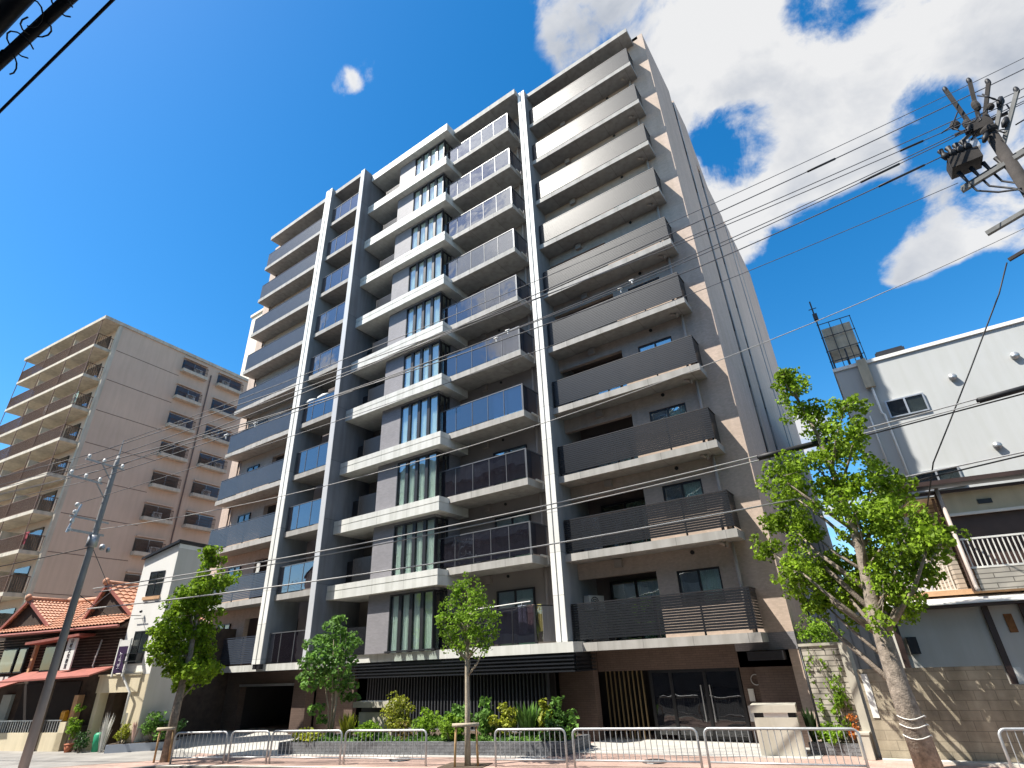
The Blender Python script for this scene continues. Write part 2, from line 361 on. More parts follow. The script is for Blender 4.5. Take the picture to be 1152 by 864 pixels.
# ------------------------------------------------------------------ ground
g = MB(); g.poly([(-400, -400, -.15), (400, -400, -.15), (400, 500, -.15), (-400, 500, -.15)])
tag(part('road', g, 'asphalt'), kind='structure')
sw = MB().prism([(-60, -2.2), (-31, 3.6), (-24.6, 5.3), (-21.9, 6.6), (-21.5, 8.8), (-20.6, 10.1), (-18, 11.0), (-12, 12.6), (-6, 14.3), (0, 15.4), (8, 17.2), (40, 25), (40, 120), (-60, 120)], -.14, -.004)
tag(part('sidewalk', sw, 'paver'), kind='structure')
kb = MB(); kp = [(-24.6, 5.3), (-21.9, 6.6), (-21.5, 8.8), (-20.6, 10.1), (-18, 11.0), (-12, 12.6), (-6, 14.3), (0, 15.4), (8, 17.2), (40, 25)]
for a, b in zip(kp[:-1], kp[1:]):
    d = (Vector(b) - Vector(a)).normalized(); nrm_ = Vector((-d.y, d.x)) * .17
    kb.prism([a, b, (b[0] + nrm_.x, b[1] + nrm_.y), (a[0] + nrm_.x, a[1] + nrm_.y)], -.148, .004)
tag(part('kerb', kb, 'kerb'), kind='structure')
ap = MB().prism([(-60, -1.9), (-31, 4.3), (-25.6, 7.2), (-23.4, 9.4), (-21.2, 11.4), (-22.5, 12.7), (-26, 12.6), (-40, 9.4), (-60, 30)], -.02, .002)
tag(part('worn_pavement', ap, 'apron'), kind='structure')
dr = MB().prism([(-30.5, 12.6), (-24, 12.2), (-20.0, 12.35), (-17.4, 14.2), (-22.6, 18.3), (-30.5, 18.3)], -.02, .004)
dr.prism([(-9.7, 16.2), (-4.4, 17.0), (-3.0, 17.2), (-3.0, 19.4), (-9.7, 19.6)], -.02, .004)
dr.prism([(-19.6, 12.5), (-9.7, 15.2), (-9.7, 16.2), (-19.3, 13.6)], -.02, .0045)
tag(part('driveway_paving', dr, 'drive'), kind='structure')

# ------------------------------------------------------------------ main building
H = 2.95
def S(k): return 2.61 + H * (k - 1)                  # underside of the slab of storey k (right wing)
B = thing('apartment_building', 'tall eleven storey grey and beige apartment building with stacked balconies and white striped piers', 'apartment building', (-18, 19, 0))
TOP = 32.36

# --- shell: right wing
wl = MB()
wl.box(-4.88, -3.42, 18.9, 19.15, 1.97, TOP)                         # strip beside the balconies
for k in range(1, 11):
    s = S(k)
    wl.box(-10.05, -7.02, 18.9, 19.1, s + 2.39, s + H)               # beam over the recess
    wl.box(-7.02, -6.32, 18.9, 19.16, s, s + H)
    wl.box(-6.32, -4.88, 18.9, 19.1, s, s + 1.15)
    wl.box(-6.32, -4.88, 18.9, 19.1, s + 2.28, s + H)
    wl.box(-7.02, -4.88, 20.3, 20.5, s, s + H)
wl.box(-10.05, -3.42, 18.9, 19.1, 32.12, TOP)
part('wall', wl, 'stucco', B)
rw = MB()                                                            # recessed back wall, jambs, floors
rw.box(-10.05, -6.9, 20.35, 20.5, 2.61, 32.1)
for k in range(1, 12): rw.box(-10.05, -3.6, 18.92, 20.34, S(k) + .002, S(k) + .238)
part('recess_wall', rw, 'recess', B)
sd_ = MB()                                                           # flank wall: piers with window grooves between
YS = [(18.9, 23.05), (23.8, 26.05), (26.8, 31.7), (32.2, 33.6), (34.0, 39.5)]
def ztop(y): return TOP if y < 26.1 else 29.0
for a, b in YS:
    sd_.box(-3.42, -3.15, a, b, .02, ztop((a + b) / 2))
for a, b in zip(YS[:-1], YS[1:]): sd_.box(-3.42, -3.30, a[1], b[0], .02, ztop(a[1]))
sd_.xprism([(26.05, 29.0), (28.4, 29.0), (26.05, TOP)], -3.42, -3.15)
part('flank_wall', sd_, 'stucco', B)
core = MB(); core.box(-10.0, -3.43, 20.52, 26.0, 3.0, 32.0); core.box(-33, -3.43, 26.0, 39.4, .0, 28.9); core.box(-22, -10.2, 20.6, 26.0, 3.0, 32.0); core.box(-33, -22.1, 20.6, 26.0, 3.0, 32.0)
core.box(-22.2, -3.45, 21.5, 26, .02, 2.9)
part('core', core, 'recess', B)
for (a, b) in ((23.05, 23.8), (26.05, 26.8), (31.7, 32.2), (33.6, 34.0)):
    for k in range(1, 11):
        if a > 26 and k > 9: continue
        z = S(k) + 1.25
        f = MB().box(-3.30, -3.17, a + .02, b - .16, z, z + 1.05)
        wd = part('window', f, 'dark_room', B)  # recess shade put into the colour: matte dark frame and pane
        part('pane', MB().box(-3.169, -3.165, a + .06, b - .20, z + .05, z + 1.0), 'dark_room', wd)
    part('rain_pipe', MB().tube([(-3.19, b - .07, .3), (-3.19, b - .07, ztop(b) - .3)], .05, 8), 'pier', B, smooth=True)

# --- right wing balconies
def louvre(mb, x0, x1, y, z0, z1, pitch, hh, dd, axis='x'):
    z = z0
    while z + hh <= z1 + 1e-6:
        if axis == 'x': mb.box(x0, x1, y, y + dd, z, z + hh)
        else: mb.box(y, y + dd, x0, x1, z, z + hh)
        z += pitch
s = S(1)
def slab_mesh(x0, x1, y0, y1, z0, z1):
    mb = MB().box(x0, x1, y0, y1, z0, z1)
    return mb
bal = part('balcony', slab_mesh(-10.05, -3.88, 18.0, 18.9, s, s + .26), 'slab', B)
rl = MB(); louvre(rl, -10.0, -3.93, 18.05, s + .36, s + 1.47, .079, .067, .03); louvre(rl, 18.10, 18.88, -3.975, s + .36, s + 1.47, .079, .067, .03, 'y')
rail = part('railing', rl, 'slat', bal)
ps = MB()
for x in (-10.0, -8.5, -7.0, -6.95, -5.5, -4.02): ps.box(x, x + .05, 18.10, 18.15, s + .26, s + 1.47)
ps.box(-10.0, -3.93, 18.045, 18.11, s + 1.472, s + 1.51); ps.box(-3.98, -3.925, 18.112, 18.89, s + 1.472, s + 1.51)
part('rail_post', ps, 'black', bal)
part('downpipe', MB().tube([(-4.42, 18.55, s + .9), (-4.42, 18.55, s - .18), (-4.5, 18.5, s - .07), (-4.62, 18.45, s)], .05, 8).tube([(-4.3, 18.8, s), (-4.3, 18.8, s - 2.6)], .055, 8), 'pipe', bal, smooth=True)
part('drain', MB().tube([(-5.65, 18.86, s - .14), (-5.65, 18.9, s - .14)], .07, 10), 'black', bal)
part('vent_hood', MB().box(-8.48, -8.2, 18.74, 18.898, s - .32, s - .04), 'stucco_in', bal)
wf = MB(); x0, x1, z0, z1 = -6.32, -4.88, s + 1.15, s + 2.28
for q in ((x0, x0 + .06, z0, z1), (x1 - .06, x1, z0, z1), ((x0 + x1) / 2 - .03, (x0 + x1) / 2 + .03, z0 + .06, z1 - .06), (x0 + .06, x1 - .06, z0, z0 + .06), (x0 + .06, x1 - .06, z1 - .06, z1)):
    wf.box(q[0], q[1], 18.94, 19.02, q[2], q[3])
win = part('window', wf, 'darkframe', B)
part('pane', MB().box(x0 + .06, x1 - .06, 18.975, 18.985, z0 + .06, z1 - .06), 'winglass', win)
def curtain(x0, x1, y, z0, z1, waves=8, amp=.03, axis='x'):
    mb = MB(); n = waves * 6
    for i in range(n + 1):
        t = i / n; a = x0 + (x1 - x0) * t; q = y + amp * math.sin(t * waves * 2 * math.pi) + amp * .5 * math.sin(t * waves * 3.3 + 1)
        for z in (z0, z1): mb.v.append((a, q, z) if axis == 'x' else (q, a, z))
    for i in range(n): mb.f.append((2 * i, 2 * i + 2, 2 * i + 3, 2 * i + 1))
    mb.smooth = True; return mb
part('curtain', curtain((x0 + x1) / 2, x1 - .05, 19.12, z0, z1, 9), 'curtain', win)
part('room_back', MB().box(x0 - .05, x1 + .05, 19.5, 19.52, z0 - .1, z1 + .1), 'dark_room', win)
df = MB(); x0, x1, z0, z1 = -9.44, -7.35, s + .26, s + 2.36
for q in ((x0, x0 + .07, z0, z1), (x1 - .07, x1, z0, z1), ((x0 + x1) / 2 - .035, (x0 + x1) / 2 + .035, z0, z1 - .07), (x0 + .07, x1 - .07, z1 - .07, z1)):
    df.box(q[0], q[1], 20.24, 20.345, q[2], q[3])
door = part('balcony_door', df, 'darkframe', B)
part('pane', MB().box(x0 + .07, x1 - .07, 20.29, 20.30, z0, z1 - .07), 'winglass', door)
part('curtain', curtain((x0 + x1) / 2, x1 - .07, 20.325, z0, z1 - .05, 10, .012), 'curtain_dim', door)
for k in range(2, 11):
    for o in (bal, win, door): copy_tree(o, B, H * (k - 1))
for ch in list(bal.children):
    if ch.name.split('.')[0] in ('downpipe', 'drain', 'vent_hood'): bpy.data.objects.remove(ch)
rf = MB(); rf.box(-10.05, -3.7, 18.0, 18.9, 31.83, 32.12); part('roof_slab', rf, 'slab', B)

# --- striped piers
def pier(x0, x1, y0, z0, z1, y1):
    p = part('pier', MB().box(x0 + .015, x1 - .0, y0 + .03, y1, z0, z1), 'pier', B); wv = (x1 - x0)
    for a, b in ((0, .43), (.55, 1.0)):
        part('white_stripe', MB().box(x0 + wv * a, x0 + wv * b - .004, y0, y0 + .028, z0 - .002, z1 + .05), 'white', p)
pier(-10.50, -10.05, 17.7, 2.93, 32.15, 20.6)
pier(-25.68, -25.04, 15.92, 2.76, 32.45, 17.6)
part('pier_foot', MB().box(-25.62, -25.40, 15.95, 16.14, 2.55, 2.75).box(-25.32, -25.10, 15.95, 16.14, 2.55, 2.75), 'black', B)

# --- centre wing with glass balconies
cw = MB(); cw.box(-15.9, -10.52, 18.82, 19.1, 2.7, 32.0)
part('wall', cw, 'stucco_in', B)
cs = .06
def s2(k): return S(k) + .05
s = s2(2)
cb = part('balcony', slab_mesh(-15.27, -11.1, 17.4, 18.8, s, s + .28), 'slab', B)
xs = [-15.95, -14.87, -13.91, -13.03, -12.15, -11.2]
fr = MB(); gp = MB()
for i, x in enumerate(xs):
    fr.box(x, x + .02, 17.44, 17.48, s + .28, s + 1.5)
fr.box(-11.17, -11.13, 17.44, 17.48, s + .28, s + 1.5); fr.box(-11.17, -11.13, 18.55, 18.59, s + .28, s + 1.5)
fr.box(-15.95, -11.13, 17.435, 17.485, s + 1.502, s + 1.54); fr.box(-11.175, -11.125, 17.487, 18.75, s + 1.502, s + 1.54)
for a, b in zip(xs[:-1], xs[1:]): gp.box(a + .035, b - .005, 17.455, 17.463, s + .34, s + 1.498)
gp.box(-11.155, -11.147, 17.49, 18.54, s + .34, s + 1.498)
part('railing', fr, 'railframe', cb); part('glass_panel', gp, 'railglass', cb)
part('downpipe', MB().tube([(-11.35, 18.7, s), (-11.35, 18.7, s - 2.6)], .05, 8), 'pipe', cb, smooth=True)
part('drain', MB().tube([(-13.2, 18.78, s - .14), (-13.2, 18.82, s - .14)], .06, 10), 'black', cb)
part('vent_hood', MB().box(-14.25, -14.0, 18.66, 18.818, s - .32, s - .04), 'stucco_in', cb)
part('side_rail_bracket', MB().box(-11.11, -11.06, 18.0, 18.6, s + .30, s + .36).box(-11.11, -11.06, 18.5, 18.56, s + .05, s + .30), 'plastic', cb)
def sliding(x0, x1, y, z0, z1, glassm='winglass', cur=True, par=None):
    f = MB()
    for q in ((x0, x0 + .06, z0, z1), (x1 - .06, x1, z0, z1), ((x0 + x1) / 2 - .03, (x0 + x1) / 2 + .03, z0, z1 - .06), (x0 + .06, x1 - .06, z1 - .06, z1)):
        f.box(q[0], q[1], y - .09, y - .005, q[2], q[3])
    d = part('balcony_door', f, 'darkframe', par or B)
    part('pane', MB().box(x0 + .06, x1 - .06, y - .05, y - .04, z0, z1 - .06), glassm, d)
    if cur: part('curtain', curtain((x0 + x1) / 2, x1 - .06, y - .022, z0, z1 - .04, 10, .008), 'curtain_dim', d)
    return d
d1 = sliding(-13.75, -11.95, 18.82, s - H + .28, s - H + 2.28)
for k in range(3, 11): copy_tree(cb, B, H * (k - 2))
for k in range(2, 11): copy_tree(d1, B, H * (k - 1))
# first storey of the centre wing stands on the canopy band
fr = MB(); gp = MB(); z = 2.93
for i, x in enumerate(xs): fr.box(x, x + .03, 17.44, 17.48, z, z + 1.2)
fr.box(-11.17, -11.13, 17.44, 17.48, z, z + 1.2); fr.box(-10.75, -10.71, 18.2, 18.24, z, z + 1.2); fr.box(-15.95, -11.13, 17.435, 17.485, z + 1.202, z + 1.24)
fr.bar((-11.15, 17.49, z + 1.22), (-10.73, 18.2, z + 1.22), .05, .04)
for a, b in zip(xs[:-1], xs[1:]): gp.box(a + .035, b - .005, 17.455, 17.463, z + .04, z + 1.198)
gp.poly([(-11.15, 17.49, z + .04), (-10.74, 18.2, z + .04), (-10.74, 18.2, z + 1.198), (-11.15, 17.49, z + 1.198)])
lowrail = part('railing', fr, 'black', B); part('glass_panel', gp, 'railglass', lowrail)
part('roof_slab', MB().box(-15.3, -10.52, 17.4, 18.9, 31.95, 32.34), 'slab', B)

# --- bay with white ledges and tall windows
s = S(2) - .34
lg = MB(); lg.box(-21.95, -15.2, 16.79, 18.75, s, s + .58)
bay = part('ledge', lg, 'ledge', B)
part('ledge_fascia', MB().box(-21.95, -15.18, 16.765, 16.788, s - .01, s + .33).box(-15.198, -15.178, 16.79, 18.2, s - .01, s + .33).box(-21.95, -15.18, 16.765, 16.788, s + .365, s + .60).box(-15.198, -15.178, 16.79, 18.2, s + .365, s + .60), 'ledge', bay)
for k in range(3, 11): copy_tree(bay, B, H * (k - 2))
part('roof_slab', MB().box(-21.9, -15.17, 16.77, 18.8, 31.75, 32.34), 'ledge', B)
wl = MB()
for k in range(1, 11):
    z0 = S(k) + (.30 if k == 1 else .262); z1 = S(k + 1) - .345
    wl.box(-19.53, -18.2, 17.15, 18.4, z0, z1)
    wl.box(-18.2, -15.72, 17.16, 17.5, z1 - .12, z1)
    wl.box(-15.9, -15.72, 18.0, 18.8, z0, z1)
part('wall', wl, 'tile_grey', B)
z0, z1 = S(2) + .262, S(3) - .345 - .12
f = MB(); X0, X1 = -18.2, -15.72; nP = 4; pw = (X1 - X0) / nP
for i in range(nP + 1):
    x = X0 + i * pw; a = .17 if 0 < i < nP else .10
    f.box(x - (a / 2 if i else 0), x + (a / 2 if i < nP else 0), 17.15, 17.26, z0, z1)
f.box(X0, X1, 17.155, 17.25, z1 - .07, z1 - .002)
f.box(-15.78, -15.72, 17.27, 17.34, z0, z1); f.box(-15.78, -15.72, 17.62, 17.70, z0, z1); f.box(-15.78, -15.72, 17.92, 17.99, z0, z1); f.box(-15.78, -15.72, 17.27, 17.99, z1 - .07, z1 - .003)
bw = part('window', f, 'black', B)
g = MB(); g.poly([(X0 + .05, 17.205, z0), (X1 - .06, 17.205, z0), (X1 - .06, 17.205, z1 - .07), (X0 + .05, 17.205, z1 - .07)]); g.poly([(-15.75, 17.345, z0), (-15.75, 17.92, z0), (-15.75, 17.92, z1 - .07), (-15.75, 17.345, z1 - .07)])
part('pane', g, 'winglass', bw)
part('curtain', curtain(X0 + .08, X1 - .15, 17.29, z0 + .02, z1 - .02, 22, .032), 'curtain', bw)
part('room_back', MB().box(X0, -15.8, 18.3, 18.32, z0, z1), 'dark_room', bw)
for k in range(3, 11): copy_tree(bw, B, H * (k - 2))
b0 = copy_tree(bw, B, -H + .02)
part('window_sill', MB().box(-18.3, -15.6, 17.10, 17.149, 2.915, 2.975), 'black', B)
# balcony pocket between the dark fin and the bay
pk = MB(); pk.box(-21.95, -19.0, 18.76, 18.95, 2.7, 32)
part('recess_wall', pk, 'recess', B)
s = S(2) + .27
rl = MB(); louvre(rl, -20.85, -19.55, 17.28, s + .03, s + 1.12, .05, .036, .03)
pr = part('pocket_railing', rl, 'slat', B)
part('rail_post', MB().box(-20.9, -20.86, 17.27, 17.32, s, s + 1.15).box(-21.9, -20.9, 17.75, 17.80, s, s + 1.15), 'black', pr)
for k in range(1, 11):
    if k != 2: copy_tree(pr, B, H * (k - 2))
s = S(1)
pd = part('pocket_door', MB().box(-20.9, -19.8, 18.70, 18.758, s + .3, s + 2.3), 'black', B)
for k in range(2, 11): copy_tree(pd, B, H * (k - 1))
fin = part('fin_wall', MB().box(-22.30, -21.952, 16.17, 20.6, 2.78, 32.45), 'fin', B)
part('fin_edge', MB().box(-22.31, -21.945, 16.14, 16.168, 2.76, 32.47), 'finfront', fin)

# --- left wing
def sl(k): return S(k) - .13
s = sl(2)
mb_ = part('balcony', slab_mesh(-25.03, -22.31, 16.15, 17.6, s, s + .26), 'slab', B)
fr = MB(); gp = MB(); xs2 = [-25.0, -24.14, -23.13, -22.36]
for x in xs2: fr.box(x, x + .03, 16.19, 16.23, s + .26, s + 1.5)
fr.box(-25.0, -22.33, 16.185, 16.235, s + 1.502, s + 1.535)
for a, b in zip(xs2[:-1], xs2[1:]): gp.box(a + .035, b - .005, 16.205, 16.213, s + .32, s + 1.498)
part('railing', fr, 'railframe', mb_); part('glass_panel', gp, 'railglass', mb_)
lb = part('balcony', slab_mesh(-32.5, -25.69, 16.15, 17.1, s, s + .26), 'slab', B)
rl = MB(); louvre(rl, -32.42, -25.7, 16.2, s + .34, s + 1.47, .079, .064, .03); louvre(rl, 16.25, 17.08, -32.42, s + .34, s + 1.47, .079, .064, .03, 'y')
part('railing', rl, 'slat_blue', lb)
ps = MB()
for x in (-32.38, -30.7, -29.0, -27.3, -25.8): ps.box(x, x + .05, 16.245, 16.29, s + .26, s + 1.47)
ps.box(-32.42, -25.7, 16.195, 16.255, s + 1.472, s + 1.505)
part('rail_post', ps, 'slat_blue', lb)
part('downpipe', MB().tube([(-32.3, 17.0, s), (-32.3, 17.0, s - 2.6)], .05, 8), 'brown_dark', lb, smooth=True)
for k in range(1, 11):
    if k == 2: continue
    copy_tree(mb_, B, H * (k - 2)); copy_tree(lb, B, H * (k - 2))
part('roof_slab', MB().box(-32.55, -22.31, 16.15, 17.75, 32.0, 32.32), 'slab', B)
lw_ = MB(); lw_.box(-33.4, -28.8, 17.1, 17.35, 2.7, 32.3)
for k in range(1, 11): lw_.box(-28.8, -25.69, 17.1, 17.3, sl(k) + 2.45, sl(k) + H)
part('wall', lw_, 'stucco', B)
part('recess_wall', MB().box(-28.79, -22.31, 17.62 + .9, 17.8 + .9, 2.7, 32).box(-33.38, -33.2, 17.36, 20.6, 2.7, 32.2), 'recess', B)
s = sl(1)
x0, x1, z0, z1 = -31.25, -30.05, s + 1.15, s + 2.3
f = MB()
f.box(x0, x1, 17.02, 17.098, z0, z0 + .05); f.box(x0, x1, 17.02, 17.098, z1 - .05, z1); f.box(x0, x0 + .05, 17.02, 17.098, z0 + .051, z1 - .051); f.box(x1 - .05, x1, 17.02, 17.098, z0 + .051, z1 - .051); f.box(x0 + .6, x0 + .65, 17.02, 17.098, z0 + .051, z1 - .051)
lwn = part('window', f, 'darkframe', B)
part('pane', MB().box(x0 + .05, x1 - .05, 17.06, 17.07, z0 + .05, z1 - .05), 'darkglass', lwn)
part('window_back', MB().box(x0 + .05, x0 + .6, 17.085, 17.096, z0 + .05, z1 - .05), 'dark_room', lwn)
dd1 = sliding(-24.9, -23.2, 18.52, s + .27, s + 2.3, 'darkglass'); dd2 = sliding(-28.2, -26.3, 18.52, s + .27, s + 2.3, 'darkglass')
for k in range(2, 11):
    for o in (lwn, dd1, dd2): copy_tree(o, B, H * (k - 1))

# --- ground floor: band, slatted canopy, tiled walls, entrance, garage
part('canopy_band', MB().box(-20.9, -9.66, 17.36, 18.8, 2.60, 2.915), 'ledge', B)
part('canopy_band', MB().box(-32.5, -22.31, 16.14, 18.4, 2.47, 2.74).box(-22.3, -20.92, 16.6, 18.4, 2.47, 2.70), 'ledge', B)
can = part('canopy', MB().box(-20.9, -9.68, 17.50, 18.78, 2.02, 2.596), 'black', B)
cl = MB()
for i in range(5): cl.box(-20.9, -9.66, 17.33, 17.42, 2.03 + i * .112, 2.03 + i * .112 + .045); cl.box(-9.68, -9.60, 17.43, 18.78, 2.03 + i * .112, 2.03 + i * .112 + .045)
part('canopy_slat', cl, 'slat', can)
GW = []
GW.append((-9.62, -3.42, 18.9, 19.1, 1.97, 2.605))
GW.append((-4.46, -3.42, 18.9, 20.2, .0, 1.968))
GW.append((-5.05, -4.462, 19.45, 19.7, 0, 1.968))
GW.append((-11.0, -9.64, 18.55, 18.9, 0, 2.595))
GW.append((-31.6, -28.35, 17.2, 17.5, 0, 2.465)); GW.append((-23.7, -22.75, 16.9, 17.3, 0, 2.465)); GW.append((-28.35, -23.7, 17.2, 17.5, 1.92, 2.465))
GW.append((-22.74, -20.3, 17.4, 17.6, 0, 2.46))
GW.append((-33.3, -31.9, 17.36, 17.6, 0, 2.69))
for q in GW: part('wall', MB().box(*q), 'tile_brown', B)
part('ground_room', MB().box(-20.3, -9.64, 20.9, 21.0, 0, 2.6).box(-30.6, -22.2, 23.2, 23.3, 0, 2.6).box(-28.6, -28.36, 17.51, 23.2, 0, 2.46).box(-23.7, -23.4, 17.31, 23.2, 0, 2.46).box(-28.35, -23.7, 17.51, 23.2, 2.3, 2.46).box(-4.47, -4.464, 19.71, 21, 0, 2), 'dark_room', B)
part('garage_lintel', MB().box(-28.3, -23.72, 17.08, 17.196, 1.83, 1.93), 'alu', B)
part('base_band', MB().box(-4.9, -3.148, 18.885, 18.898, 2.40, 2.86).box(-3.149, -3.14, 18.9, 22.0, 2.40, 2.86), 'tile_grey', B)
part('entry_ledge', MB().box(-4.5, -3.5, 18.5, 18.884, 2.14, 2.38), 'black', B)
sc = MB()
x = -19.9
while x < -10.95: sc.box(x, x + .05, 17.76, 17.9, .3, 2.02); x += .158
screen = part('slat_screen', sc, 'screenslat', B)
part('screen_back', MB().box(-20.0, -10.9, 18.1, 18.14, 0, 2.02), 'dark_room', screen)
part('screen_base', MB().box(-20.0, -10.9, 17.7, 17.95, 0, .29), 'granite', screen)
# entrance
ed = MB()
for x in (-8.02, -7.32, -6.20, -5.14): ed.box(x - .05, x + .05, 19.5, 19.58, .02, 1.96)
ed.box(-8.02, -5.09, 19.51, 19.57, 1.86, 1.965); ed.box(-7.27, -5.14, 19.51, 19.57, .02, .12)
ent = part('entrance_door', ed, 'slat', B)
part('pane', MB().box(-8.0, -5.1, 19.535, 19.545, .12, 1.86), 'darkglass', ent)
hd = MB()
for x in (-6.34, -6.06): hd.tube([(x, 19.42, .5), (x, 19.42, 1.5)], .018, 8)
part('handle', hd, 'alu', ent)
rr = MB()
for i in range(9): rr.box(-9.52 + i * .165, -9.49 + i * .165, 19.2, 19.27, .02, 1.965)
part('brass_screen', rr, 'brass', B)
part('lobby', MB().box(-9.62, -4.5, 21.2, 21.3, 0, 2.6).box(-9.62, -4.46, 19.7, 21.2, 1.97, 2.0), 'dark_room', B)
part('intercom', MB().box(-4.92, -4.76, 19.41, 19.449, 1.05, 1.38).box(-4.89, -4.79, 19.40, 19.409, 1.2, 1.32), 'plastic', B)
part('mailbox', MB().box(-4.98, -4.48, 19.25, 19.449, .55, .95), 'alu', B)
part('wall_lamp', MB().tube([(-4.62 + .14 * math.cos(t * .33), 19.40, 1.62 + .14 * math.sin(t * .33)) for t in range(20)], .012, 6), 'alu', B, smooth=True)

# ------------------------------------------------------------------ things on the balconies
def ac_unit(name, label, loc, rz=0.0, sc=1.0, group=None):
    t = thing(name, label, 'air conditioner', loc, rz, group)
    part('casing', MB().box(-.38 * sc, .38 * sc, -.14 * sc, .14 * sc, 0.05, .56 * sc), 'plastic', t, local=True)
    f = MB(); n0 = 16
    for r in (.20, .13, .06):
        f.tube([((-.10 + r * math.cos(2 * math.pi * i / n0)) * sc, -.15 * sc, (.30 + r * math.sin(2 * math.pi * i / n0)) * sc) for i in range(n0 + 1)], .014 * sc, 5)
    part('fan_grille', f, 'ink', t, local=True)
    part('foot', MB().box(-.3 * sc, -.22 * sc, -.15 * sc, .15 * sc, 0, .05).box(.22 * sc, .3 * sc, -.15 * sc, .15 * sc, 0, .05), 'darkframe', t, local=True)
    return t
ac_unit('air_conditioner', 'white air conditioner behind the lowest right balcony railing beside the striped pier', (-9.75, 19.4, S(1) + 1.0 + .28), R(70), 1.0)
part('stand', MB().box(-.4, .4, -.15, .15, -1.0, .0), 'alu', bpy.data.objects['air_conditioner'], local=True)
ac_unit('air_conditioner', 'white air conditioner on the second right balcony up, left end near the pier', (-9.6, 19.5, S(2) + .96 + .28), R(20), .9)
part('stand', MB().box(-.36, .36, -.13, .13, -.96, .0), 'alu', bpy.data.objects['air_conditioner.001'], local=True)
single('timber_pole', MB().tube([(-.95, 0, 0), (.95, 0, 0)], .045, 8), 'timber', 'bare orange timber pole lying along the second right balcony above its railing', 'pole', (-8.55, 18.6, S(2) + 1.60))
for x, y, k, rz_, sc_, lb_ in ((-14.6, 18.45, 3, 10, .95, 'white air conditioner behind the third glass balcony from the ground, by the bay'), (-14.7, 18.45, 2, -15, .9, 'white air conditioner behind the second glass balcony from the ground, by the bay'), (-26.6, 18.1, 3, 15, .9, 'white air conditioner in the third left balcony recess'), (-9.5, 19.6, 4, 60, .9, 'white air conditioner in the fourth right balcony recess from the ground')):
    z_ = S(k) + .28 + .85
    a_ = ac_unit('air_conditioner', lb_, (x, y, z_), R(rz_), sc_)
    part('stand', MB().box(-.34, .34, -.12, .12, -.85, .0), 'alu', a_, local=True)
for x, k, lb_ in ((-24.6, 5, 'folded white bedding draped over the fifth small glass balcony left of the dark fin'), (-23.5, 5, 'second white quilt on the fifth small glass balcony, nearer the dark fin')):
    single('bedding', MB().tube([(-.4, 0, 0), (0, .02, .05), (.42, 0, .0)], [.10, .13, .10], 8), 'signwhite', lb_, 'bedding', (x, 16.3, sl(k) + 1.56), smooth=True)
pb = thing('laundry_pole', 'pale laundry pole across the lowest glass balcony of the centre', 'laundry pole', (-12.6, 17.75, 4.25))
part('rod', MB().tube([(-1.5, 0, 0), (1.1, 0, .08)], .022, 8), 'plastic', pb, local=True); part('bracket', MB().box(-1.0, -.97, -.02, .3, -.9, .0).box(.7, .73, -.02, .3, -.9, .05), 'alu', pb, local=True)
def hung(name, label, cat, x, y, z, wd, ht, mt):
    mb = MB(); n = 8; 
    for j in range(5):
        for i in range(n + 1):
            mb.v.append((-wd / 2 + wd * i / n, .025 * math.sin(i * 1.7 + j * .6), -ht * j / 4))
    for j in range(4):
        for i in range(n):
            a = j * (n + 1) + i; mb.f.append((a, a + 1, a + n + 2, a + n + 1))
    mb.smooth = True
    return single(name, mb, mt, label, cat, (x, y, z))
hung('towel', 'pale blue towel hanging behind the lowest glass balcony panel, right end', 'towel', -11.9, 17.75, 4.22, .35, .95, 'cloth_blue')
hung('shirt', 'pink shirt drying behind the lowest glass balcony panel, right end', 'shirt', -11.55, 17.8, 4.22, .32, .8, 'cloth_pink')
hung('towel', 'yellow towel drying at the corner of the lowest glass balcony', 'towel', -11.25, 17.95, 4.22, .2, .9, 'cloth_yellow')
hung('towel', 'white towel hanging above the second left balcony from the ground', 'towel', -27.6, 16.6, sl(2) + 2.1, .3, .5, 'plastic')
hung('shirt', 'small white shirt hanging above the second left balcony beside the pier', 'shirt', -26.4, 16.6, sl(2) + 2.1, .22, .45, 'cloth_mint')

# ------------------------------------------------------------------ block opposite the street (seen only in the glass)
opp = thing('tower_block', 'plain grey apartment block across the street mirrored in the lower glass panels', 'apartment block', (-14, -12, 0))
part('wall', MB().box(-46, 18, -19, -5.5, -.1, 21.5), 'fin', opp)
for k in range(6):
    ob = part('balcony', MB().box(-44, 16, -5.49, -4.6, 3 + k * 3.1, 4.1 + k * 3.1), 'pier', opp)

# ------------------------------------------------------------------ brown apartment block on the left (own frame: +x along facade to the right, +y back)
A1 = thing('brown_apartment_block', 'older brown ten storey apartment block with cream balconies on the far left', 'apartment block', (-50.87, 13.67, 0), R(6.4))
part('wall', MB().box(-13.6, 0, .3, 14.5, 0, 30.6), 'brown_apt', A1, local=True)
part('roof_edge', MB().box(-13.9, .12, -1.3, 14.7, 30.45, 30.75), 'apt_slab', A1, local=True)
jm = MB()
for k in range(1, 10): jm.box(0.0, .012, .35, 6.0, 28.0 - (k - 1) * 2.85, 28.05 - (k - 1) * 2.85)
part('wall_joint', jm, 'brown_dark', A1, local=True)
part('corner_post', MB().box(-.25, .05, .0, .3, 0, 30.44), 'apt_slab', A1, local=True)
part('rain_pipe', MB().tube([(.07, 9.05, 0), (.07, 9.05, 29.4)], .055, 8), 'brown_dark', A1, local=True, smooth=True)
HB = 2.85
zb = 28.0
ab = part('balcony', MB().box(-13.5, -.3, -1.25, .3, zb - .26, zb), 'apt_slab', A1, local=True)
rl = MB()
x = -13.45
while x < -.35: rl.box(x, x + .035, -1.2, -1.17, zb + .08, zb + 1.08); x += .14
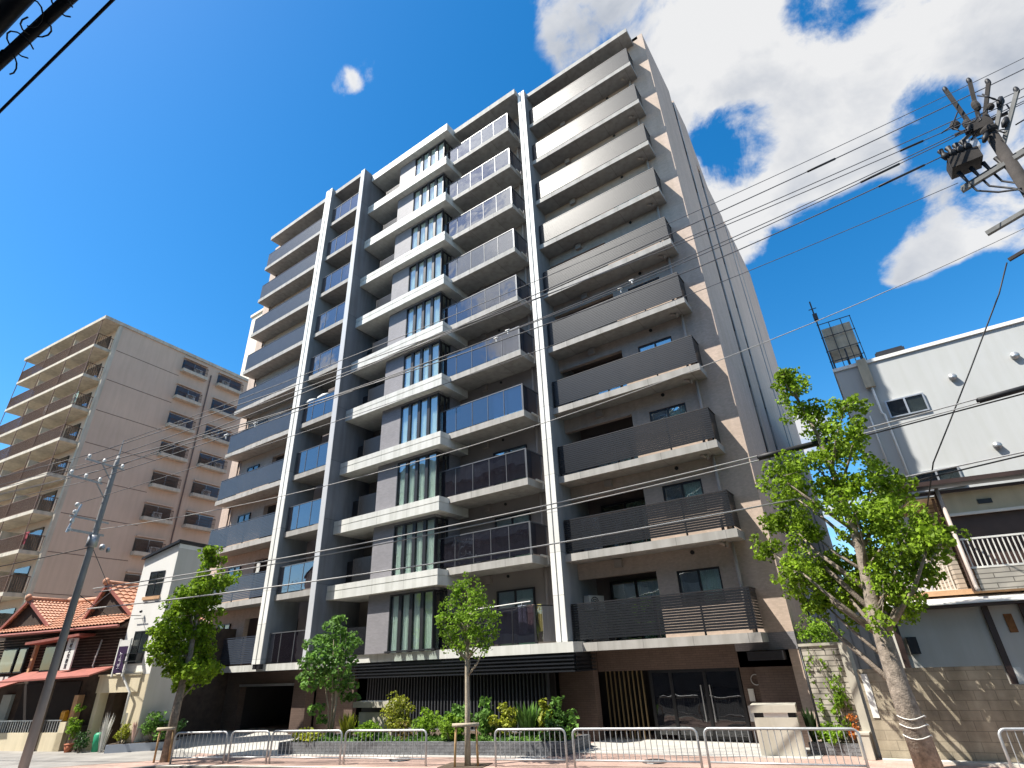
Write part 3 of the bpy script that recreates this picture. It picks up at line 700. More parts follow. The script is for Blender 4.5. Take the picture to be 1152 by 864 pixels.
for y in [i * .14 - 1.15 for i in range(10)]: rl.box(-.40, -.365, y, y + .03, zb + .08, zb + 1.08)
rl.box(-13.5, -.36, -1.215, -1.155, zb + 1.081, zb + 1.13); rl.box(-13.5, -.36, -1.205, -1.165, zb + .04, zb + .08); rl.box(-.41, -.355, -1.15, .3, zb + 1.081, zb + 1.13)
part('railing', rl, 'rust', ab, local=True)
for x in (-13.45, -9.1, -4.7, -.42): part('post', MB().box(x, x + .07, -1.24, -1.20, zb + .002, zb + HB - .262), 'rust', ab, local=True)
for x in (-12.6, -8.2, -3.8): part('balcony_window', MB().box(x, x + 2.2, .22, .298, zb + .1, zb + 2.0), 'darkglass', ab, local=True)
for x in (-9.15, -4.75): part('partition', MB().box(x, x + .06, -1.1, .29, zb + .05, zb + 1.9), 'apt_slab', ab, local=True)
for k in range(1, 10): copy_tree(ab, A1, -HB * k)
def apt_window(y0, y1):
    zb = 28.83
    fr = MB(); fr.box(-.03, .02, y0, y1, zb, zb + 1.08)
    wn = part('window', fr, 'darkglass', A1, local=True)
    part('sill', MB().box(.001, .55, y0 - .08, y1 + .10, zb - .36, zb - .06), 'apt_slab', wn, local=True)
    part('hood', MB().box(.001, .30, y0 - .05, y1 + .05, zb + 1.14, zb + 1.26), 'brown_apt', wn, local=True)
    gr = MB(); y = y0
    while y < y1: gr.box(.46, .49, y, y + .025, zb - .06, zb + .78); y += .115
    gr.box(.455, .495, y0, y1, zb + .781, zb + .81); gr.box(.455, .495, y0, y1, zb + .30, zb + .325)
    gr.box(.0, .46, y0, y0 + .03, zb + .781, zb + .81); gr.box(.0, .46, y1 - .03, y1, zb + .781, zb + .81)
    part('grille', gr, 'rust', wn, local=True)
    part('frame', MB().box(.022, .05, (y0 + y1) / 2 - .03, (y0 + y1) / 2 + .03, zb, zb + 1.08).box(.022, .05, y0, y1, zb + 1.02, zb + 1.08), 'alu', wn, local=True)
    for k in range(1, 10): copy_tree(wn, A1, -HB * k)
apt_window(6.08, 8.42); apt_window(9.78, 12.45)
def loc_to_world(o, p):
    c, s_ = math.cos(o.rotation_euler.z), math.sin(o.rotation_euler.z)
    return (o.location.x + c * p[0] - s_ * p[1], o.location.y + s_ * p[0] + c * p[1], o.location.z + p[2])
# air conditioners on the window ledges: (column, floor from the top, offset along the window)
ORD = ['top', 'second', 'third', 'fourth', 'fifth', 'sixth', 'seventh']
for c, kf, dy in ((0, 0, 1.5), (0, 1, 1.4), (0, 2, 1.2), (0, 5, 1.1), (0, 6, 1.6), (1, 0, .8), (1, 2, .9), (1, 3, 1.9), (1, 4, 1.3)):
    y = (6.08, 9.78)[c] + dy
    ac_unit('air_conditioner', 'white air conditioner in the %s window from the top, %s column, brown block' % (ORD[kf], ('left', 'right')[c]),
            loc_to_world(A1, (.26, y, 28.77 - HB * kf)), R(6.4 + 90), .95, 'air conditioners on the brown block ledges')
for i, (x, k, ht, mt, lb_) in enumerate(((-1.0, 2, .95, 'cloth_mint', 'mint coloured laundry hanging on the third balcony from the top of the brown block'),
                                        (-.75, 6, .9, 'cloth_red', 'dark red blanket over the lowest visible corner balcony of the brown block'),
                                        (-5.5, 2, .8, 'plastic', 'white laundry hanging midway along the third balcony of the brown block'))):
    o = hung('laundry', lb_, 'laundry', 0, 0, 0, .8, ht, mt)
    o.location = loc_to_world(A1, (x, -1.0, 28.0 - HB * k + 1.3)); o.rotation_euler.z = R(6.4)

tw = thing('cream_tower', 'pale cream tower standing far behind the left edge of the grey apartment building', 'tower block', (-67.4, 33.2, 0))
part('wall', MB().box(-67.4, -57, 33.2, 48, 0, 48.6), 'tower', tw)
part('parapet', MB().box(-67.6, -56.9, 33.0, 48.2, 48.61, 49.0), 'tower', tw)

# ------------------------------------------------------------------ narrow white house and old timber house (frames follow the street)
ST = R(14.0)
WH = thing('white_house', 'narrow white three storey house with sloping black roof edge', 'house', (-27, 11.2, 0), ST)
def lp(*a, **k): return part(*a, local=True, **k)
mb = MB(); n = 0
mb.v += [(-.40, 0, 2.56), (1.5, 0, 2.56), (1.5, 1.7, 2.56), (-.40, 1.7, 2.56), (-.40, 0, 7.08), (1.5, 0, 7.58), (1.5, 1.7, 7.58), (-.40, 1.7, 7.08)]
mb.f += [(3, 2, 1, 0), (4, 5, 6, 7), (0, 1, 5, 4), (1, 2, 6, 5), (2, 3, 7, 6), (3, 0, 4, 7)]
lp('wall', mb, 'whitewall', WH)
mb = MB(); mb.v += [(-.5, -.12, 7.06), (1.58, -.12, 7.62), (1.58, 1.76, 7.62), (-.5, 1.76, 7.06), (-.5, -.12, 7.15), (1.58, -.12, 7.73), (1.58, 1.76, 7.73), (-.5, 1.76, 7.15)]
mb.f += [(3, 2, 1, 0), (4, 5, 6, 7), (0, 1, 5, 4), (1, 2, 6, 5), (2, 3, 7, 6), (3, 0, 4, 7)]
lp('roof', mb, 'black', WH)
def small_win(x0, x1, z0, z1, par, nx=2, nz=2):
    f = MB(); y = -.03
    f.box(x0, x1, y, -.001, z0, z0 + .04).box(x0, x1, y, -.001, z1 - .04, z1)
    for i in range(nx + 1):
        xx = x0 + (x1 - x0 - .03) * i / nx; f.box(xx, xx + .03, y, -.001, z0 + .041, z1 - .041)
    for j in range(1, nz): zz = z0 + (z1 - z0) * j / nz; f.box(x0 + .031, x1 - .031, y + .005, -.002, zz, zz + .02)
    wv = lp('window', f, 'darkframe', par); lp('pane', MB().box(x0 + .03, x1 - .03, -.018, -.012, z0 + .04, z1 - .04), 'clearglass', wv)
    lp('blind', MB().box(x0 + .03, x1 - .03, -.009, -.004, z0 + .04, z1 - .04), 'curtain_dim', wv)
    return wv
wv = small_win(.18, 1.02, 5.5, 6.5, WH); lp('sill', MB().box(.08, 1.06, -.06, -.001, 5.36, 5.48), 'timber', wv)
wv = small_win(.14, .92, 2.95, 4.15, WH, 2, 1); lp('cage', MB().box(.16, .9, -.28, -.26, 3.02, 3.05).box(.16, .9, -.28, -.26, 3.3, 3.32).box(.16, .19, -.26, -.031, 3.02, 3.32).box(.87, .9, -.26, -.031, 3.02, 3.32), 'darkframe', wv)
lp('porch', MB().box(-1.2, 1.12, -.06, .9, 1.95, 2.54).box(-1.25, 1.15, -.10, .95, 2.541, 2.60), 'cream', WH)
lp('lower_wall', MB().box(-1.2, -.98, .0, 1.68, 0, 1.948).box(.66, 1.48, .0, 1.68, .0, 2.55).box(-.979, .659, .9, 1.1, 0, 1.948).box(-1.2, .66, .901, 1.68, 1.95, 2.55), 'cream', WH)
lp('entrance', MB().box(.2, .655, .84, .899, 0.02, 1.9), 'brownmetal', WH)
lp('rain_pipe', MB().tube([(.02, -.05, 3.7), (.12, -.14, 2.62), (.86, -.16, 1.95), (.80, -.12, .9)], .045, 8), 'plastic', WH, smooth=True)
lp('wall_lamp', MB().ball((.3, -.12, 4.9), .06, .06, .06).box(-.02, .62, -.10, -.08, 4.62, 4.64), 'darkframe', WH)
lp('name_plate', MB().box(-.90, -.72, .88, .899, .98, 1.08).box(-.66, -.50, .88, .899, .98, 1.08), 'ink', WH)
lp('side_wall', MB().box(1.502, 1.51, .0, 1.69, 0, 7.4), 'whitewall_side', WH)  # thin sheet over the white wall, the side's shade put into its colour

OH = thing('old_timber_house', 'old dark timber house with two orange tiled gables and red awnings', 'house', loc_to_world(WH, (-.55, 0, 0)), ST)
# own frame: x to the right along the street (house lies to the left), y back
lp('wall', MB().box(-9.3, -.05, .35, 6, 0, 4.45), 'wood', OH)
bd = MB()
for i in range(14): bd.box(-9.2, -.06, .30, .349, 2.72 + i * .115, 2.72 + i * .115 + .03)
lp('board', bd, 'oldboard', OH)
def tile_slope(mb, p0, p1, p2, p3, nx, nz):              # p0,p1 eave; p3,p2 ridge : barrel-tiled slope
    p0, p1, p2, p3 = map(Vector, (p0, p1, p2, p3)); nrm = (p1 - p0).cross(p3 - p0).normalized(); k = nx * 4
    base = len(mb.v)
    for j in range(nz * 2 + 1):
        row = j // 2 + (j % 2); t = min(1, row / nz); lift = .045 if j % 2 == 0 else 0.0
        a = p0.lerp(p3, t); b = p1.lerp(p2, t)
        for i in range(k + 1):
            q = a.lerp(b, i / k) + nrm * (.05 * abs(math.sin(math.pi * i / 4)) + lift)
            mb.v.append(tuple(q))
    for j in range(nz * 2):
        for i in range(k):
            q = base + j * (k + 1) + i; mb.f.append((q, q + 1, q + k + 2, q + k + 1))
r = MB()
tile_slope(r, (-5.35, -.25, 4.47), (-.05, -.25, 4.47), (-.05, 1.85, 5.85), (-7.0, 1.85, 5.85), 26, 11)
tile_slope(r, (-8.4, -.25, 4.50), (-5.35, -.25, 4.47), (-5.35, .35, 4.80), (-8.6, .35, 4.80), 14, 3)
tile_slope(r, (.0, 4.2, 4.47), (-8.6, 4.2, 4.47), (-8.6, 1.85, 5.85), (.0, 1.85, 5.85), 30, 8)
lp('roof', r, 'clay', OH)
lp('roof_deck', MB().xprism([(-.2, 4.36), (1.85, 5.74), (4.2, 4.36)], -8.4, -.08), 'wood', OH)
lp('ridge', MB().tube([(-6.95, 1.85, 5.95), (-3.9, 1.85, 5.95)], .12, 8).ball((-6.95, 1.85, 5.99), .22, .22, .2), 'clay', OH, smooth=True)
def gable(x0, xp, x1, z0, zp, y0, y1):                   # front gable: ridge runs back from (xp, y0)
    d = MB(); d.poly([(x0, y0 + .15, z0), (x1, y0 + .15, z0), (xp, y0 + .15, zp)])
    gg = lp('gable', d, 'wood', OH)
    t = MB(); tile_slope(t, (xp, y0, zp + .06), (xp, y1, zp + .06), (x1 + .12, y1, z0), (x1 + .12, y0, z0), 10, 9)
    t2 = MB(); tile_slope(t2, (x1 + .12, y0, z0), (x1 + .12, y1, z0), (xp, y1, zp + .06), (xp, y0, zp + .06), 12, 9)
    t3 = MB(); tile_slope(t3, (x0 - .12, y1, z0), (x0 - .12, y0, z0), (xp, y0, zp + .06), (xp, y1, zp + .06), 12, 9)
    lp('gable_roof', t2, 'clay', gg); lp('gable_roof', t3, 'clay', gg)
    lp('bargeboard', MB().bar((x0 - .12, y0 - .02, z0 - .04), (xp, y0 - .02, zp + .02), .05, .12).bar((xp, y0 - .02, zp + .02), (x1 + .12, y0 - .02, z0 - .04), .05, .12), 'redroof', gg)
    lp('gable_ridge', MB().tube([(xp, y0 - .05, zp + .12), (xp, y1, zp + .12)], .10, 8).ball((xp, y0 - .08, zp + .16), .16, .12, .16), 'clay', gg, smooth=True)
gable(-8.3, -6.95, -5.1, 4.70, 5.86, .0, 1.9)
gable(-3.1, -2.25, -.08, 4.72, 6.22, .25, 4.0)
lp('gutter', MB().tube([(-8.5, -.32, 4.40), (0, -.32, 4.40)], .06, 8), 'redroof', OH)
aw = MB(); aw.v += [(-5.9, -.75, 2.52), (-.3, -.75, 2.62), (-.3, .34, 2.95), (-5.9, .34, 2.90)]; aw.f.append((0, 1, 2, 3))
aw.v += [(-5.9, -.75, 2.46), (-.3, -.75, 2.56), (-.3, .34, 2.89), (-5.9, .34, 2.84)]; aw.f += [(7, 6, 5, 4), (0, 4, 5, 1), (1, 5, 6, 2), (3, 7, 4, 0)]
lp('awning', aw, 'redroof', OH)
aw = MB(); aw.v += [(-9.0, -.9, 2.10), (-5.95, -.9, 2.22), (-5.95, .3, 2.55), (-9.0, .3, 2.45)]; aw.f.append((0, 1, 2, 3)); aw.v += [(v[0], v[1], v[2] - .06) for v in aw.v[:4]]; aw.f += [(7, 6, 5, 4), (0, 4, 5, 1), (1, 5, 6, 2)]
lp('awning', aw, 'redroof', OH)
lp('small_eave', MB().bar((-5.6, .0, 3.98), (-2.2, .0, 4.18), .7, .10), 'redroof', OH)
for x0, x1, mt in ((-7.9, -6.9, 'clearglass'), (-6.75, -6.2, 'clearglass'), (-5.0, -3.9, 'darkglass')):
    f = MB().box(x0, x1, .20, .298, 2.85, 3.85); wv = lp('window', f, 'darkframe', OH); lp('pane', MB().box(x0 + .05, x1 - .05, .17, .199, 2.9, 3.8), mt, wv)
    lp('blind', MB().box(x0 + .05, x1 - .05, .196, .1995, 2.9, 3.8), 'curtain_dim', wv)
for x in (-7.95, -7.6, -7.25):
    lp('shutter_panel', MB().box(x, x + .22, .24, .296, 2.40, 2.72), 'plastic', OH)
lp('corner_board', MB().box(-5.75, -5.62, .16, .299, 2.6, 4.0), 'timber', OH)
lp('door', MB().box(-6.9, -6.3, .22, .349, .1, 2.0), 'curtain_dim', OH)
lp('wall_pipe', MB().tube([(-1.5, .2, 3.95), (-1.65, .2, 2.95), (-1.55, .2, 2.86), (-.3, .2, 2.86)], .03, 6), 'plastic', OH, smooth=True)
lp('porch_room', MB().box(-5.8, -2.2, .30, .349, .2, 2.4), 'dark_room', OH)
lp('lattice', MB().box(-2.0, -1.75, .05, .3, .1, 1.9), 'timber', OH); lp('porch_post', MB().box(-3.1, -3.0, -.3, -.2, .0, 2.45), 'oldboard', OH)

def text(body, name, parent, x, z, y, size, mt, rot=0.0):
    cu = bpy.data.curves.new(name, 'FONT'); cu.body = body; cu.size = size; cu.align_x = 'CENTER'; cu.align_y = 'CENTER'; cu.extrude = .004
    o = bpy.data.objects.new('tmp', cu); col.objects.link(o)
    bpy.context.view_layer.update()
    me = bpy.data.meshes.new_from_object(o.evaluated_get(bpy.context.evaluated_depsgraph_get()))
    bpy.data.objects.remove(o)
    mo = bpy.data.objects.new(name, me); col.objects.link(mo); me.materials.clear(); me.materials.append(M[mt])
    mo.parent = parent; mo.location = (x, y, z); mo.rotation_euler = (R(90), R(rot), 0)
    return mo
sg = thing('vertical_sign', 'white vertical signboard with dark Japanese characters on the old timber house', 'sign', loc_to_world(OH, (-2.80, -.10, 2.85)), ST)
part('board', MB().box(-.29, .29, -.06, .0, 0, 1.22), 'signwhite', sg, local=True)
for i, ch in enumerate('山松文化教室'):
    text(ch, 'lettering', sg, 0, 1.11 - i * .195, -.068, .19, 'ink')
ps_ = thing('purple_sign', 'dark purple hanging sign with pale lettering beside the white house', 'sign', loc_to_world(WH, (.0, -.22, 2.63)), ST)
part('board', MB().box(-.27, .26, -.03, .03, 0, .97), 'purple', ps_, local=True)
part('frame', MB().box(-.33, -.275, -.03, .03, -.12, 1.25).box(.265, .32, -.03, .03, -.12, 1.25).box(-.274, .264, -.025, .025, .972, 1.2), 'plastic', ps_, local=True)
text('HL.II–Y', 'lettering', ps_, -.03, .45, -.036, .20, 'inkpale', -90)

# front garden wall of the old house, planter, pots
gwl = thing('low_garden_wall', 'pale rendered low wall with metal lattice in front of the old timber house', 'wall', loc_to_world(WH, (-2.2, -.1, 0)), ST)
part('wall', MB().box(-5.5, 0, -.12, .0, 0, .62).box(-.35, 0, -.12, .9, 0, .98), 'cream', gwl, local=True)
lt = MB()
for i in range(34): lt.box(-5.4 + i * .15, -5.37 + i * .15, -.08, -.05, .62, 1.02)
lt.box(-5.5, -.36, -.09, -.04, 1.021, 1.06)
part('lattice', lt, 'alu', gwl, local=True)
single('letter_box', MB().box(-.12, .12, -.08, .08, 0, .3).tube([(-.12, 0, .3), (.12, 0, .3)], .08, 10), 'yellow', 'orange yellow letter box on the low wall of the old house', 'letter box', loc_to_world(WH, (-2.75, .0, 1.0)), rz=ST)
single('cabinet', MB().box(-.32, .32, -.2, .2, 0, .78).box(-.34, .34, -.22, .22, .781, .82), 'wood', 'dark grey cabinet with round mark between low wall and potted plants', 'cabinet', loc_to_world(WH, (-1.75, .1, 0)), rz=ST)
pw = thing('flower_planter', 'long blue grey planter box full of bushes beside the white house', 'planter', loc_to_world(WH, (.75, -.25, 0)), ST + R(28))
part('box', MB().box(-.1, 2.3, -.28, .28, 0, .26), 'corrug', pw, local=True); part('soil', MB().box(-.06, 2.26, -.24, .24, .261, .28), 'soil', pw, local=True)
single('small_block_wall', MB().box(0, 1.7, -.06, .06, 0, 1.25), 'whitewall_side', 'low grey wall behind the planter beside the white house', 'wall', loc_to_world(WH, (.72, .0, 0)), rz=ST + R(28))

# ------------------------------------------------------------------ foliage
def leaves(mb, c, rad, n, size, flat=1.0, up=.35, shell=.55):
    for _ in range(n):
        while True:
            v = Vector((random.uniform(-1, 1), random.uniform(-1, 1), random.uniform(-1, 1)))
            if .05 < v.length < 1: break
        rr = v.length; v = v.normalized() * (shell + (1 - shell) * rr if random.random() < .75 else rr) * (1 + .25 * (random.random() ** 3))
        p = Vector((c[0] + v.x * rad, c[1] + v.y * rad, c[2] + v.z * rad * flat))
        nn = Vector((random.gauss(0, 1), random.gauss(0, 1), random.gauss(0, 1))) + v.normalized() * .9 + Vector((0, 0, up))
        nn.normalize(); a = nn.orthogonal().normalized(); b = nn.cross(a); th = random.uniform(0, 6.28)
        a, b = a * math.cos(th) + b * math.sin(th), b * math.cos(th) - a * math.sin(th)
        s_ = size * random.uniform(.6, 1.25)
        k = len(mb.v); fold = nn * s_ * .18
        mb.v += [tuple(p - a * s_ * .5), tuple(p + b * s_ * .42 + fold), tuple(p + a * s_ * .5), tuple(p - b * s_ * .42 + fold)]
        mb.f += [(k, k + 1, k + 2), (k, k + 2, k + 3)]
def tree(name, label, trunk, rads, clumps, dens, size, bark, leaf, limbs=True, flat=.85):
    t = thing(name, label, 'tree', trunk[0])
    tb = MB(); tb.tube(trunk, rads, 10); tb.smooth = True
    part('trunk', tb, bark, t)
    br = MB(); br.smooth = True
    top = [Vector(p) for p in trunk]
    for cx, cy, cz, r in clumps:
        c = Vector((cx, cy, cz)); best = None
        for i in range(len(top) - 1):
            for q in (0, .33, .66):
                p = top[i].lerp(top[i + 1], q)
                if p.z < c.z - .12 * (c - p).length and (best is None or abs((c - p).length - (c.z - p.z) * 1.35) < best[0]): best = (abs((c - p).length - (c.z - p.z) * 1.35), p, rads[i])
        if best and limbs:
            p = best[1]; mid = p.lerp(c, .55) + Vector((random.uniform(-.1, .1), random.uniform(-.1, .1), -.06))
            r0 = min(best[2] * .55, .02 + .02 * (c - p).length)
            br.tube([p, mid, c], [r0, r0 * .65, r0 * .25], 5)
    cw_ = MB()
    for cx, cy, cz, r in clumps:
        for q in range(13):
            d = Vector((random.gauss(0, 1), random.gauss(0, 1), random.gauss(0, .8))).normalized() * r * random.uniform(.2, 1.3); rs = r * random.uniform(.24, .56)
            leaves(cw_, (cx + d.x, cy + d.y, cz + d.z), rs, int(dens * rs * rs * .62) + 3, size * random.uniform(.8, 1.15), flat, shell=.35)
            if limbs and q < 4: br.tube([(cx, cy, cz), (cx + d.x, cy + d.y, cz + d.z)], [.012, .004], 4)
    if br.v: part('branch', br, bark, t)
    part('crown', cw_, leaf, t)
    return t
T3 = [(-1.25, 15.83, 9.43, 0.32), (-1.16, 16.39, 9.33, 0.38), (-1.04, 16.08, 8.94, 0.41), (-0.89, 16.51, 8.44, 0.5), (-0.55, 16.57, 7.87, 0.53), (-0.0, 15.57, 7.97, 0.38), (-0.01, 15.47, 7.15, 0.47), (-0.59, 16.95, 7.27, 0.53), (-1.22, 15.87, 6.85, 0.47), (-2.01, 15.74, 6.53, 0.5), (-1.92, 17.13, 6.23, 0.53), (-1.13, 16.26, 6.19, 0.56), (-2.38, 17.48, 5.69, 0.47), (-1.73, 16.87, 5.17, 0.53), (-2.99, 17.01, 5.0, 0.41), (-2.38, 16.17, 4.4, 0.53), (-2.08, 17.13, 4.03, 0.56), (-1.57, 17.64, 4.37, 0.5), (-0.4, 16.39, 6.07, 0.53), (0.16, 16.78, 6.31, 0.44), (0.23, 17.23, 5.88, 0.53), (-0.56, 15.34, 5.22, 0.53), (-0.33, 16.59, 5.09, 0.59), (0.27, 16.29, 5.2, 0.5), (0.23, 15.77, 4.56, 0.59), (0.68, 15.29, 4.44, 0.53), (1.08, 16.75, 4.7, 0.35), (0.32, 16.08, 4.13, 0.56), (-0.29, 16.52, 4.11, 0.59), (-0.83, 17.7, 4.45, 0.53), (-1.36, 17.35, 3.58, 0.53), (-1.08, 17.77, 3.41, 0.53), (-0.53, 15.94, 3.47, 0.59), (-0.42, 16.66, 3.21, 0.44), (-1.9, 16.81, 3.37, 0.47), (-2.45, 17.66, 3.66, 0.38), (-2.62, 17.53, 5.66, 0.35), (-0.83, 16.23, 5.73, 0.44)]
T1 = [(-20.88,10.55,6.51,0.29), (-20.94,10.64,6.08,0.37), (-21.41,11.51,5.64,0.46), (-21.20,10.66,5.45,0.46), (-21.24,11.05,5.11,0.50), (-21.14,10.45,4.92,0.50), (-21.47,10.29,4.76,0.46), (-21.45,10.01,4.46,0.41), (-21.17,10.51,4.34,0.58), (-21.19,11.05,4.53,0.50), (-21.67,10.07,3.76,0.50), (-21.78,10.65,3.86,0.62), (-21.30,11.06,3.75,0.58), (-21.88,10.50,3.26,0.54), (-21.56,10.98,3.13,0.62), (-21.45,11.51,2.95,0.50), (-21.50,10.64,2.64,0.50), (-20.82,10.74,2.54,0.50), (-21.63,10.85,2.17,0.33), (-21.45,11.45,2.61,0.41), (-22.02,10.14,3.47,0.33)]
T2 = [(-11.04,13.47,4.57,0.25), (-11.35,13.42,4.31,0.28), (-10.58,13.33,4.33,0.28), (-11.59,13.38,4.03,0.25), (-11.60,13.00,3.52,0.28), (-11.10,13.01,3.56,0.34), (-10.63,13.09,3.70,0.37), (-10.81,14.05,3.99,0.31), (-10.69,14.33,3.69,0.28), (-10.39,13.31,3.40,0.37), (-11.56,13.36,3.10,0.28), (-10.99,13.29,3.14,0.37), (-10.49,13.32,3.04,0.34), (-10.33,13.65,3.08,0.28), (-11.40,13.46,2.85,0.25), (-11.19,13.78,2.77,0.28), (-10.27,13.35,2.76,0.22), (-10.95,13.61,4.11,0.31)]
T4 = [(-17.46,14.03,4.03,0.24), (-18.18,14.31,3.87,0.32), (-17.72,14.21,3.63,0.32), (-18.51,14.18,3.43,0.32), (-18.38,14.53,3.37,0.36), (-17.58,14.69,3.45,0.32), (-17.90,15.15,3.28,0.28), (-18.22,13.53,3.24,0.32), (-17.33,14.25,3.05,0.32), (-18.16,14.13,3.03,0.36), (-17.87,13.48,2.83,0.36), (-17.62,14.09,2.75,0.40), (-18.32,13.58,2.65,0.36), (-17.68,14.75,2.68,0.36), (-17.82,13.78,2.52,0.40), (-17.39,14.11,2.38,0.40), (-18.76,13.82,2.23,0.28), (-18.11,13.68,2.17,0.36), (-18.41,14.45,2.08,0.36), (-17.97,14.89,2.14,0.36), (-18.24,13.63,1.93,0.28), (-17.75,14.40,1.85,0.32), (-17.51,14.79,1.88,0.28), (-17.68,14.81,1.52,0.24), (-17.46,14.98,1.51,0.24), (-18.20,14.00,1.20,0.28), (-18.11,14.24,0.89,0.20)]
t3 = tree('street_tree', 'large leafy street tree with thick grey trunk in front of the block wall', [(-.77, 16.33, -.02), (-.85, 16.33, 1.52), (-.85, 16.33, 3.08), (-.74, 16.33, 4.5), (-.75, 16.33, 6.08), (-.86, 16.33, 7.61), (-1.13, 16.31, 9.2)], [.27, .215, .175, .115, .08, .05, .02], T3, 1500, .115, 'bark', 'leaf')
rp = MB()
for z in (.62, .82, .98): rp.tube([(-.80 + .262 * math.cos(a * .42), 16.33 + .262 * math.sin(a * .42), z + .03 * math.sin(a)) for a in range(16)], .012, 5)
part('rope', rp, 'plastic', t3, smooth=True)
t1 = tree('street_tree', 'dense narrow street tree with propped trunk beside the white house', [(-21.26, 10.7, -.02), (-21.25, 10.72, 1.65), (-21.22, 10.78, 2.98), (-21.23, 10.75, 4.41), (-20.95, 10.71, 6.57)], [.15, .125, .10, .06, .015], T1, 1750, .13, 'bark', 'leaf')
t2 = tree('street_tree', 'young pale green street tree with slim trunk in the fence gap', [(-10.96, 13.44, -.02), (-10.96, 13.44, 1.25), (-10.97, 13.43, 2.51), (-10.93, 13.46, 3.49), (-10.95, 13.45, 4.5)], [.085, .07, .055, .035, .01], T2, 1150, .09, 'barkpale', 'leaf_lime')
t4 = thing('multi_stem_tree', 'bushy multi stemmed tree with pale stems in the planter before the dark fin', 'tree', (-17.81, 14.4, .3))
for i, (dx, dy) in enumerate(((-.5, -.2), (-.28, .2), (-.05, -.1), (.15, .15), (.35, -.1), (.05, .3))):
    tb = MB(); tb.smooth = True
    tb.tube([(-17.81 + dx * .12, 14.4 + dy * .15, .3), (-17.81 + dx * .35, 14.4 + dy * .3, 1.2), (-17.85 + dx * .8, 14.38 + dy, 2.3 + .1 * i), (-17.9 + dx * .9, 14.36 + dy * 1.2, 3.2 + .1 * i)], [.032, .026, .018, .006], 6)
    part('stem', tb, 'barkpale', t4)
cw_ = MB()
for cx, cy, cz, r in T4: leaves(cw_, (cx, cy, cz), r * 1.05, int(520 * r * r) + 14, .17, .55, .9)
part('crown', cw_, 'leaf_mid', t4)

def shrub(name, label, x, y, z0, h_, wd, mt, dens=900, size=.12, flat=None, n=5, cat='shrub'):
    t = thing(name, label, cat, (x, y, z0))
    st = MB(); cr_ = MB(); n = n * 2 + 1
    for i in range(n):
        a = 6.28 * i / n * 1.7 + random.random(); rr = wd * .5 * random.uniform(.15, .85)
        px, py, pz = x + rr * math.cos(a), y + rr * math.sin(a), z0 + h_ * random.uniform(.25, .86) * (1 - .35 * rr / wd)
        st.tube([(x + .1 * rr * math.cos(a), y + .1 * rr * math.sin(a), z0 - .05), (px, py, pz)], [.014, .005], 5)
        r_ = wd * random.uniform(.14, .24)
        leaves(cr_, (px, py, pz), r_, int(dens * r_ * r_ * 1.25) + 14, size * random.uniform(.8, 1.15), min(1.3, h_ * .5 / wd + .35), .5, .3)
    for i in range(9):
        a = random.uniform(0, 6.28); rr = wd * .3 * random.random(); leaves(cr_, (x + rr * math.cos(a), y + rr * math.sin(a), z0 + h_ * random.uniform(.85, 1.02)), .06, 5, size * .9)
    part('stem', st, 'bark', t); part('foliage', cr_, mt, t)
    return t
def blades(name, label, x, y, z0, h_, wd, mt, n=70, wid=.035, cat='plant'):
    t = thing(name, label, cat, (x, y, z0)); cr_ = MB()
    for i in range(n):
        a = random.uniform(0, 6.28); r_ = wd * .5 * random.random() ** .5; hh = h_ * random.uniform(.55, 1.0)
        b0 = Vector((x + r_ * .3 * math.cos(a), y + r_ * .3 * math.sin(a), z0)); tip = Vector((x + r_ * math.cos(a), y + r_ * math.sin(a), z0 + hh)); sd2 = Vector((-math.sin(a), math.cos(a), 0)) * wid
        md = b0.lerp(tip, .6) + Vector((0, 0, hh * .12)); k = len(cr_.v)
        cr_.v += [tuple(b0 - sd2 * .5), tuple(b0 + sd2 * .5), tuple(md + sd2), tuple(md - sd2), tuple(tip)]
        cr_.f += [(k, k + 1, k + 2, k + 3), (k + 3, k + 2, k + 4)]
    part('leaf_tuft', cr_, mt, t); part('base', MB().tube([(x, y, z0 - .04), (x, y, z0 + .06)], .05, 6), 'bark', t)
    return t
# planter in front of the slatted screen
pl_ = thing('planter_bed', 'long grey split stone planter in front of the dark slatted screen', 'planter', (-14, 15, 0))
PB = [(-18.75, 13.05), (-9.25, 15.62), (-9.35, 17.3), (-18.6, 17.0)]
part('stone_wall', MB().prism([(-18.75, 13.05), (-9.25, 15.62), (-9.30, 15.80), (-18.72, 13.25)], 0, .33).prism([(-9.25, 15.62), (-9.35, 17.4), (-9.55, 17.4), (-9.45, 15.66)], 0, .325).prism([(-18.75, 13.05), (-18.55, 13.12), (-18.45, 17.0), (-18.65, 17.0)], 0, .325), 'granite', pl_)
part('soil', MB().prism([(-18.7, 13.1), (-9.3, 15.66), (-9.4, 17.4), (-10.5, 18.3), (-18.6, 18.3)], 0, .27), 'soil', pl_)
gc = MB()
for i in range(2600):
    t = random.random(); x = -18.55 + 9.1 * t; y = 13.25 + .27 * (x + 18.55) + random.uniform(.1, 1.15)
    hh = .06 + .22 * abs(mnoise.noise((x * 1.3, y * 1.3, 0)))
    leaves(gc, (x, y, .29 + hh * random.random()), .04, 1, .13)
tag(part('ground_cover', gc, 'leaf_mid'), 'low green ground cover carpeting the stone planter', 'ground cover', kind='stuff')
shrub('rounded_bush', 'rounded olive yellow bush against the dark screen, tallest in the planter', -15.25, 15.0, .27, 1.35, 1.15, 'leaf_yellow', 1500, .085, n=7)
shrub('leafy_shrub', 'bright lime shrub next to the rounded olive bush in the planter', -14.05, 15.2, .27, .85, .9, 'leaf_lime', 800, .13)
